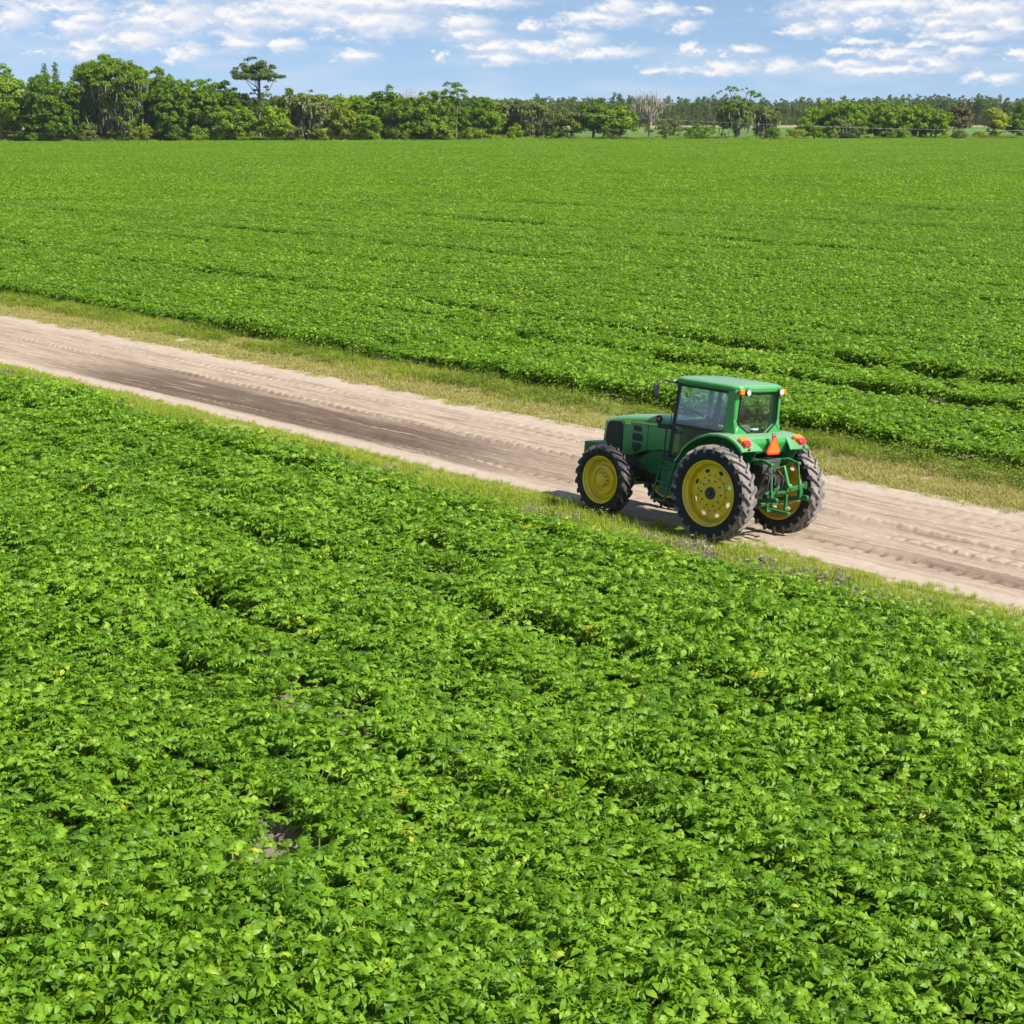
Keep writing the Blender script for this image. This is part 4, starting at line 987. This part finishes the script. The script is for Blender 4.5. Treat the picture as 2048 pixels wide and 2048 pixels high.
# hood
ST = [(1.44, .40, 1.975, 1.36), (1.9, .405, 1.992, 1.36), (2.25, .405, 1.985, 1.28), (2.6, .40, 1.945, 1.15), (2.95, .388, 1.895, 1.12), (3.2, .372, 1.845, 1.15), (3.38, .345, 1.79, 1.22), (3.47, .30, 1.74, 1.30)]
def hood_half(y): return np.interp(y, [q[0] for q in ST], [q[1] for q in ST])
rings = []
for (y, w, zt, zb) in ST:
    h = zt - zb; half = [(w * .97, zb), (w, zb + h * .30), (w, zb + h * .62), (w * .985, zt - .17), (w * .94, zt - .105), (w * .84, zt - .055), (w * .62, zt - .02), (w * .30, zt - .004), (0, zt)]
    rings.append([(x, y, z) for x, z in half] + [(-x, y, z) for x, z in half[-2::-1]])
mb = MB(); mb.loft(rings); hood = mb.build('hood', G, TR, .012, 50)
mb = MB(); mb.prism([(-.30, 3.478, 1.30), (.30, 3.478, 1.30), (.27, 3.478, 1.70), (-.27, 3.478, 1.70)], (0, .02, 0)); mb.build('front_grille', MESHM, hood, .01)
for s in both:
    mb = MB(); pts = [(2.90, 1.20), (3.02, 1.15), (3.32, 1.25), (3.40, 1.34), (3.36, 1.66), (3.28, 1.73), (2.95, 1.765), (2.91, 1.72)]
    mb.prism([(s * (hood_half(y) - .010), y, z) for y, z in pts], (s * .026, 0, 0)); mb.build('side_grille', MESHM, hood, .006)
    mb = MB(); k = 9                                              # the stripe tapers forward
    top = [(s * (hood_half(y) + .004 - (.004 if z > 1.86 else 0)), y, z) for y, z in zip(np.linspace(1.50, 2.88, k), np.linspace(1.868, 1.790, k))]
    bot = [(x, y, z - .036 * (1.15 - .6 * i / (k - 1))) for i, (x, y, z) in enumerate(top)]
    mb.prism(top + bot[::-1], (s * .004, 0, 0)); mb.build('hood_stripe', STRIPE, hood, 0)
    for (za, zb, yf) in ((1.625, 1.735, 2.63), (1.44, 1.585, 2.645), (1.24, 1.40, 2.63)):
        mb = MB(); yr = 2.36 + (.03 if za < 1.3 else 0) + (0 if za < 1.6 else .04)
        pts = [(yr + .03, za), (yf - .02, za), (yf, za + .03), (yf, zb - .02), (yf - .02, zb), (yr + .05, zb), (yr, zb - .05), (yr, za + .03)]
        if za < 1.3: pts = [(yr + .10, za), (yf - .05, za), (yf, za + .06), (yf, zb), (yr, zb), (yr + .02, za + .07)]
        mb.prism([(s * (hood_half(y) - .012), y, z) for y, z in pts], (s * .017, 0, 0)); mb.build('hood_vent', BLK, hood, .006)
    mb = MB(); mb.box((s * (hood_half(2.84) + .004), 2.80, 1.745), (.006, .12, .03)); mb.build('model_badge', STRIPE, hood, 0)
# lower side panels and fuel tank below the cab
mb = MB(); mb.prism([(-.36, .95, .86), (-.36, 2.15, .86), (-.36, 2.5, 1.08), (-.36, 2.1, 1.34), (-.36, 1.4, 1.36), (-.36, .95, 1.30)], (.72, 0, 0)); mb.build('engine_side_panel', GD, TR, .02)
mb = MB(); mb.loft([[(-.70, y, .66), (-.74, y, .74), (-.74, y, 1.16), (-.70, y, 1.24), (-.34, y, 1.24), (-.34, y, .66)] for y in (.98, 1.36)]); mb.build('fuel_tank', GD, TR, .03)
mb = MB(); mb.box((.56, 1.1, .95), (.36, .6, .5)); mb.build('battery_box', GD, TR, .03)

# cab
HX = .625
mb = MB(); mb.box((0, .75, 1.33), (1.16, 1.32, .10)); mb.build('cab_floor', BLK, TR, .01)
mb = MB()                                                          # green rear frame with its five-sided opening
outer = [(-.66, 2.74), (-.66, 2.2), (-.66, 1.93), (-.27, 1.86), (.27, 1.86), (.66, 1.93), (.66, 2.2), (.66, 2.74)]
inner = [(-.55, 2.655), (-.565, 2.16), (-.535, 2.10), (-.255, 1.935), (.255, 1.935), (.535, 2.10), (.565, 2.16), (.55, 2.655)]
for i in range(8):
    j = (i + 1) % 8; q = [outer[i], outer[j], inner[j], inner[i]]
    mb.prism([(x, -.03 - (.05 if z < 2.0 else 0), z) for x, z in q], (0, .085, 0))
for s in both:                                                    # side returns of the rear pillars
    mb.prism([(s * .665, -.03, 1.93), (s * .665, .20, 1.93), (s * .665, .17, 2.72), (s * .665, -.02, 2.72)], (-s * .07, 0, 0))
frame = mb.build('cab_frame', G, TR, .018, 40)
mb = MB()                                                          # green panel below the rear window, down between the fenders
mb.loft([[(-.64, -.06, 1.95), (.64, -.06, 1.95), (.64, -.06, 1.62), (-.64, -.06, 1.62)], [(-.62, -.30, 1.90), (.62, -.30, 1.90), (.62, -.26, 1.60), (-.62, -.26, 1.60)], [(-.58, -.36, 1.80), (.58, -.36, 1.80), (.56, -.30, 1.60), (-.56, -.30, 1.60)]])
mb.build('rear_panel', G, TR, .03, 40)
mb = MB()
for s in both:                                                    # black front pillars, door rail, sills
    mb.bar((s * .62, 1.46, 1.30), (s * .60, 1.37, 2.70), .055, .075, (0, 1, 0)); mb.bar((s * .632, 1.42, 1.915), (s * .645, .20, 1.925), .045, .055)
    mb.bar((s * .615, 1.40, 2.675), (s * .64, .15, 2.675), .05, .05); mb.bar((s * .64, .19, 1.93), (s * .625, .16, 2.68), .04, .045, (0, 1, 0)); mb.bar((s * .625, 1.45, 1.31), (s * .63, 1.20, 1.31), .05, .05)
mb.bar((-.6, 1.38, 2.68), (.6, 1.38, 2.68), .06, .06); mb.bar((-.6, 1.45, 1.95), (.6, 1.45, 1.95), .06, .08)
mb.build('black_pillars', BLK, TR, .012)
for s in both:
    x = s * .634
    mb = MB(); mb.prism([(s * .622, 1.42, 1.94), (s * .607, 1.37, 2.66), (s * .628, .19, 2.66), (s * .642, .21, 1.95)], (s * .006, 0, 0)); dg = mb.build('door_glass', GLASS, TR, 0, 0)
    mb = MB(); fen = [(1.20, 1.33), (1.04, 1.47), (.90, 1.62), (.74, 1.75), (.52, 1.86), (.34, 1.895)]
    mb.prism([(x, 1.435, 1.335), (x, 1.415, 1.895)] + [(x, y, z) for y, z in fen[::-1]], (s * .006, 0, 0)); mb.build('lower_door_glass', GLASS2, TR, 0, 0)
    mb = MB(); mb.lathe([(s * .0, .055), (s * .02, .055), (s * .02, .03), (s * 0, .03)], 20, (s * .645, 1.35, 1.80)); mb.build('door_lock', BLK, TR, 0)
mb = MB(); mb.prism([(-.59, 1.455, 1.97), (.59, 1.455, 1.97), (.575, 1.375, 2.65), (-.575, 1.375, 2.65)], (0, .006, 0)); mb.build('windscreen', GLASS, TR, 0, 0)
mb = MB(); mb.prism([(x * 1.01, .0, z) for x, z in inner], (0, .006, 0)); rw = mb.build('rear_window', GLASS2, TR, 0, 0)
mb = MB()                                                          # black rubber around the rear glass
for i in range(8):
    a, b = inner[i], inner[(i + 1) % 8]; mb.bar((a[0] * .985, -.035 - (.04 if a[1] < 2 else 0), a[1]), (b[0] * .985, -.035 - (.04 if b[1] < 2 else 0), b[1]), .028, .02)
mb.bar((-.12, -.03, 1.97), (.12, -.03, 1.97), .05, .03); mb.build('window_seal', BLK, rw, 0)
# roof: crowned slab with rounded edges
def srect(hx, hy, z, n=40, e=.28, yc=.70):
    out = []
    for k in range(n):
        a = 2 * PI * k / n; ca, sa = math.cos(a), math.sin(a); out.append((hx * math.copysign(abs(ca) ** e, ca), yc + hy * math.copysign(abs(sa) ** e, sa), z))
    return out
mb = MB(); mb.loft([srect(.62, .70, 2.685), srect(.675, .77, 2.70), srect(.695, .80, 2.735), srect(.695, .80, 2.775), srect(.675, .78, 2.805), srect(.62, .72, 2.828, e=.32), srect(.45, .55, 2.845, e=.4), srect(.2, .3, 2.855, e=.6)])
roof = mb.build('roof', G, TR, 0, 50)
mb = MB(); mb.loft([[(x * .42, -.115 + dy, z) for x, z in ((-1, 2.70), (1, 2.70), (.92, 2.785), (-.92, 2.785))] for dy in (0, .25)]); mb.build('roof_visor', G, roof, .02)
for s in both:
    mb = MB(); mb.box((s * .60, -.095, 2.705), (.12, .07, .10)); mb.build('turn_signal', AMB, TR, .02)
    mb = MB(); mb.lathe([(0, .045), (.012, .062), (.05, .06), (.07, .035)], 20, (0, 0, 0))
    for i, q in enumerate(mb.v): mb.v[i] = (s * .475 + q[1], -.10 - .06 + q[0], 2.695 + q[2])
    lm = mb.build('work_lamp', BLK, TR, 0, 40)
    mb = MB(); mb.lathe([(0, .0), (-.02, .03), (-.004, .055)], 20)
    for i, q in enumerate(mb.v): mb.v[i] = (s * .475 + q[1], -.16 + q[0], 2.695 + q[2])
    mb.build('lamp_lens', CLR, lm, 0, 60)
    mb = MB(); mb.box((s * .56, 1.50, 2.70), (.16, .06, .09)); mb.build('front_work_lamp', CLR, TR, .02)
# mirrors on long arms, antenna, signal arm at the front pillar
for s in both:
    mb = MB(); mb.tube([(s * .60, 1.44, 2.70), (s * .85, 1.52, 2.74), (s * 1.05, 1.55, 2.74), (s * 1.06, 1.55, 2.66)], .014, 8)
    ma = mb.build('mirror_arm', BLK, TR, 0, 50)
    mb = MB(); mb.box((s * 1.06, 1.55, 2.55), (.13, .06, .27)); mb.build('mirror', BLK, ma, .03)
mb = MB(); mb.tube([(-.63, 1.50, 1.90), (-.66, 1.44, 2.42)], .008, 6); mb.build('antenna', BLK, TR, 0)
for s in both:
    mb = MB(); mb.bar((s * .62, 1.47, 1.86), (s * .74, 1.72, 1.86), .06, .09); mb.lathe([(-.03, .055), (-.015, .075), (.03, .075), (.05, .05)], 16, (s * .72, 1.72, 1.98)); mb.bar((s * .72, 1.70, 1.86), (s * .72, 1.72, 1.94), .03)
    sg = mb.build('front_signal', BLK, TR, .012, 40)
    mb = MB(); mb.box((s * .72, 1.775, 1.98), (.10, .012, .07)); mb.build('signal_lens', AMB, sg, .01)
    mb = MB(); mb.tube([(s * .69, 1.53, 1.83), (s * .70, 1.53, 1.30), (s * .70, 1.50, 1.10)], .014, 8); mb.build('grab_rail', BLK, TR, 0, 50)
# inside the cab
mb = MB(); mb.box((0, .42, 1.62), (.50, .48, .14)); mb.box((0, .40, 1.48), (.34, .34, .2)); mb.box((0, .30, 1.84), (.44, .11, .40), Matrix.Rotation(-.12, 3, 'X')); mb.build('seat', SEATM, TR, .05)
mb = MB(); mb.loft([[(-.22, y, 1.38), (.22, y, 1.38), (.2, y + t, 1.92), (-.2, y + t, 1.92)] for y, t in ((1.12, -.06), (1.38, 0))]); mb.build('dashboard', BLK, TR, .04)
mb = MB(); ring = [(math.cos(a) * .21, 0, math.sin(a) * .21) for a in np.linspace(0, 2 * PI, 29)]; M = Matrix.Translation((0, .92, 2.02)) @ Matrix.Rotation(R_(60), 4, 'X')
mb.tube([M @ Vector(p) for p in ring], .017, 8, False); mb.tube([M @ Vector((-.2, 0, 0)), M @ Vector((.2, 0, 0))], .014, 6); mb.tube([M @ Vector((0, 0, 0)), (0, 1.12, 1.85)], .03, 8); mb.build('steering_wheel', BLK, TR, 0, 50)
mb = MB(); mb.box((.40, .42, 1.74), (.22, .62, .20)); mb.box((-.44, .30, 1.70), (.16, .50, .14)); mb.build('side_console', BLK, TR, .03)
mb = MB(); mb.box((.10, .10, 1.985), (.24, .10, .03), Matrix.Rotation(.3, 3, 'Z')); mb.build('papers', WHT, TR, .008)
# fenders: arched shells with inner walls and tail lamps
ARC = [(1.10, 1.30), (1.00, 1.43), (.88, 1.575), (.72, 1.72), (.52, 1.84), (.28, 1.925), (.05, 1.95), (-.16, 1.935), (-.33, 1.875), (-.47, 1.785), (-.55, 1.70)]
for s in both:
    mb = MB(); rings = []
    for i, (y, z) in enumerate(ARC):
        a = ARC[max(i - 1, 0)]; b = ARC[min(i + 1, len(ARC) - 1)]; t = Vector((b[0] - a[0], b[1] - a[1])).normalized(); nx, nz = t.y, -t.x
        if nz < 0: nx, nz = -nx, -nz
        xi = .60 if y > -.2 else .60 - min(.20, (-.2 - y) * .6); xo = .985 if y < .9 else .93
        rings.append([(s * xi, y, z), (s * (xo - .05), y, z), (s * (xo - .012), y - nx * .012, z - nz * .012), (s * xo, y - nx * .055, z - nz * .055), (s * (xo - .016), y - nx * .055, z - nz * .055), (s * (xo - .04), y - nx * .028, z - nz * .028), (s * xi, y - nx * .026, z - nz * .026)])
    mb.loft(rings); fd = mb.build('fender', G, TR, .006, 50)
    mb = MB(); mb.prism([(s * .60, y, z - .02) for y, z in ARC] + [(s * .60, -.46, 1.50), (s * .60, -.20, 1.22), (s * .60, .5, 1.15)], (-s * .02, 0, 0)); mb.build('inner_fender', GD, fd, 0)
    mb = MB(); mb.loft([[(s * (.785 + a * .125), -.385 + b * .062 + dy, 1.858 + b * .040 + dz) for a, b in ((-1, .55), (-.6, 1), (.75, 1), (1, .6), (1, -.5), (.8, -1), (-.3, -1), (-1, .1))] for dy, dz in ((0, -.03), (-.02, .03), (-.035, .045))])
    lo = mb.build('tail_lamp', AMB, TR, .012, 30)
    mb = MB(); mb.loft([[(s * (.80 + a * .098), -.462 + b * .040 + dy, 1.806 + b * .038 + dz) for a, b in ((-1, 1), (1, 1), (1, -1), (-.75, -1))] for dy, dz in ((.01, -.03), (-.028, .032), (-.045, .048))])
    mb.build('brake_lens', RED, lo, .015, 30)
    mb = MB(); mb.cyl((s * .80, -.545, 1.735), (s * .80, -.565, 1.74), .022, 12); mb.build('fender_bolt', IRON, fd, 0)
# slow-vehicle triangle on its bracket
mb = MB(); mb.bar((0, -.40, 1.60), (0, -.44, 1.98), .045, .02); mb.box((0, -.445, 1.965), (.10, .03, .09)); smb = mb.build('sign_bracket', STEEL, TR, .006)
def trunc(hw, zb, zt, c): return [(-hw + c, zb), (hw - c, zb), (hw, zb + c * 1.1), (c * .75, zt), (-c * .75, zt), (-hw, zb + c * 1.1)]
mb = MB(); mb.prism([(x, -.475, z) for x, z in trunc(.205, 1.605, 1.95, .045)], (0, .006, 0)); rt = mb.build('warning_triangle', SMVR, TR, 0, 0)
mb = MB(); mb.prism([(x, -.479, z) for x, z in trunc(.168, 1.632, 1.918, .03)], (0, .0035, 0)); mb.build('orange_panel', SMVM, rt, 0, 0)
# steps
mb = MB()
A, B = Vector((-.76, 1.20, 1.20)), Vector((-.99, 1.20, .50))
for dy in (-.02, .30): mb.bar(A + Vector((0, dy, 0)), B + Vector((0, dy, 0)), .022, .05)
for f in (.13, .50, .97):
    p = A.lerp(B, f); mb.box(p + Vector((.05, .14, 0)), (.16, .30, .03))
mb.prism([(-.70, 1.20, 1.24), (-.70, 1.50, 1.24), (-.80, 1.52, .60), (-.80, 1.22, .60)], (.02, 0, 0))
mb.build('cab_steps', GD, TR, .006)
mb = MB(); mb.box((-.66, 1.36, 1.29), (.24, .36, .05)); mb.build('step_platform', BLK, TR, .01)
# three-point linkage
mb = MB(); mb.cyl((-.36, -.36, 1.46), (.36, -.36, 1.46), .055, 16)
for s in both: mb.tube([(s * .36, -.36, 1.46), (s * .38, -.55, 1.52), (s * .39, -.76, 1.47)], [.05, .035, .028], 10); mb.cyl((s * .35, -.76, 1.47), (s * .44, -.76, 1.47), .034, 14)
mb.build('rockshaft', GD, TR, 0, 40)
for s in both:
    mb = MB(); mb.tube([(s * .40, -.76, 1.46), (s * .40, -.80, 1.24)], .017, 10); mb.tube([(s * .40, -.79, 1.26), (s * .42, -.84, .98)], .024, 12); mb.box((s * .42, -.85, .93), (.09, .06, .16)); mb.build('lift_link', GD, TR, .008)
    mb = MB(); mb.bar((s * .32, -.12, .70), (s * .45, -.92, .86), .035, .075); mb.cyl((s * .42, -.98, .87), (s * .48, -.98, .87), .045, 16); mb.bar((s * .45, -.9, .86), (s * .455, -1.0, .87), .06, .09); mb.build('draft_arm', GD, TR, .012)
    mb = MB(); mb.box((s * .27, -.66, .74), (.05, .05, .30)); mb.box((s * .27, -.70, .62), (.12, .03, .04)); mb.build('drawbar_hanger', GD, TR, .008)
mb = MB(); mb.bar((.30, -.62, .95), (.80, -.66, 1.03), .05, .085); mb.box((.82, -.66, 1.03), (.10, .08, .14)); mb.build('sway_bar', GD, TR, .012)
mb = MB(); mb.bar((-.30, -.60, .92), (.34, -.60, .92), .05, .05); mb.box((0, -.50, .70), (.54, .06, .06)); mb.box((0, -.62, .60), (.09, .70, .045)); mb.build('drawbar', GD, TR, .01)
mb = MB(); mb.tube([(.05, -.40, 1.28), (.05, -.72, 1.42), (.05, -.85, 1.10)], .028, 10); mb.cyl((0, -.86, 1.08), (.1, -.86, 1.08), .045, 12); mb.build('top_link', G, TR, 0, 40)
mb = MB(); mb.cyl((0, -.42, .86), (0, -.58, .86), .035, 12); mb.lathe([(0, .09), (.1, .09)], 16, (0, 0, 0))
mb.v = [q if abs(q[1] + .5) < .2 and q[2] > .5 else (q[1], -.46 - q[0], .86 + q[2]) for q in mb.v]; mb.build('power_take_off', IRON, TR, 0, 40)
for dx, dz in ((-.16, 1.24), (-.16, 1.33), (-.06, 1.24), (-.06, 1.33)):
    mb = MB(); mb.cyl((dx, -.42, dz), (dx, -.56, dz), .026, 12); mb.cyl((dx, -.55, dz), (dx, -.585, dz), .034, 12); mb.build('hydraulic_coupler', STEEL if dx < -.1 else IRON, TR, 0, 40)
for k, (x0, x1) in enumerate(((-.22, -.33), (.16, .30), (.22, .12))):
    mb = MB(); mb.tube([(x0, -.42, 1.35), (x0 * .9, -.62, 1.28 - .05 * k), (x1, -.66, 1.02), (x1 * 1.1, -.50, .86)], .014, 8); mb.build('hydraulic_hose', BLK, TR, 0, 60)
mb = MB(); mb.tube([(.62, 1.62, 1.5), (.62, 1.62, 2.55), (.62, 1.58, 2.68)], [.055, .055, .05], 14); mb.build('exhaust_stack', IRON, TR, 0, 40)

for s in both:                                                    # lift cylinders and check chains
    mb = MB(); mb.tube([(s * .24, -.40, .98), (s * .30, -.58, 1.30)], .038, 12); mb.tube([(s * .30, -.58, 1.30), (s * .335, -.68, 1.46)], .018, 8); mb.build('lift_cylinder', IRON, TR, 0, 40)
    mb = MB(); mb.tube([(s * .20, -.40, .68), (s * .34, -.62, .70), (s * .44, -.86, .82)], .012, 6); mb.build('check_chain', STEEL, TR, 0, 60)
mb = MB(); mb.box((-.10, -.44, 1.28), (.34, .10, .26)); mb.box((.16, -.46, 1.12), (.16, .10, .18)); mb.build('valve_block', IRON, TR, .012)

for s in both:                                                    # panel seams, latch and door handle
    mb = MB(); mb.bar((s * .404, 2.24, 1.30), (s * .404, 2.24, 1.86), .008, .010); mb.bar((s * .402, 2.24, 1.30), (s * .402, 2.58, 1.17), .008, .010); mb.build('panel_seam', BLK, hood, 0, 0)
    mb = MB(); mb.box((s * .648, 1.28, 1.78), (.03, .16, .035)); mb.build('door_handle', BLK, TR, .008)
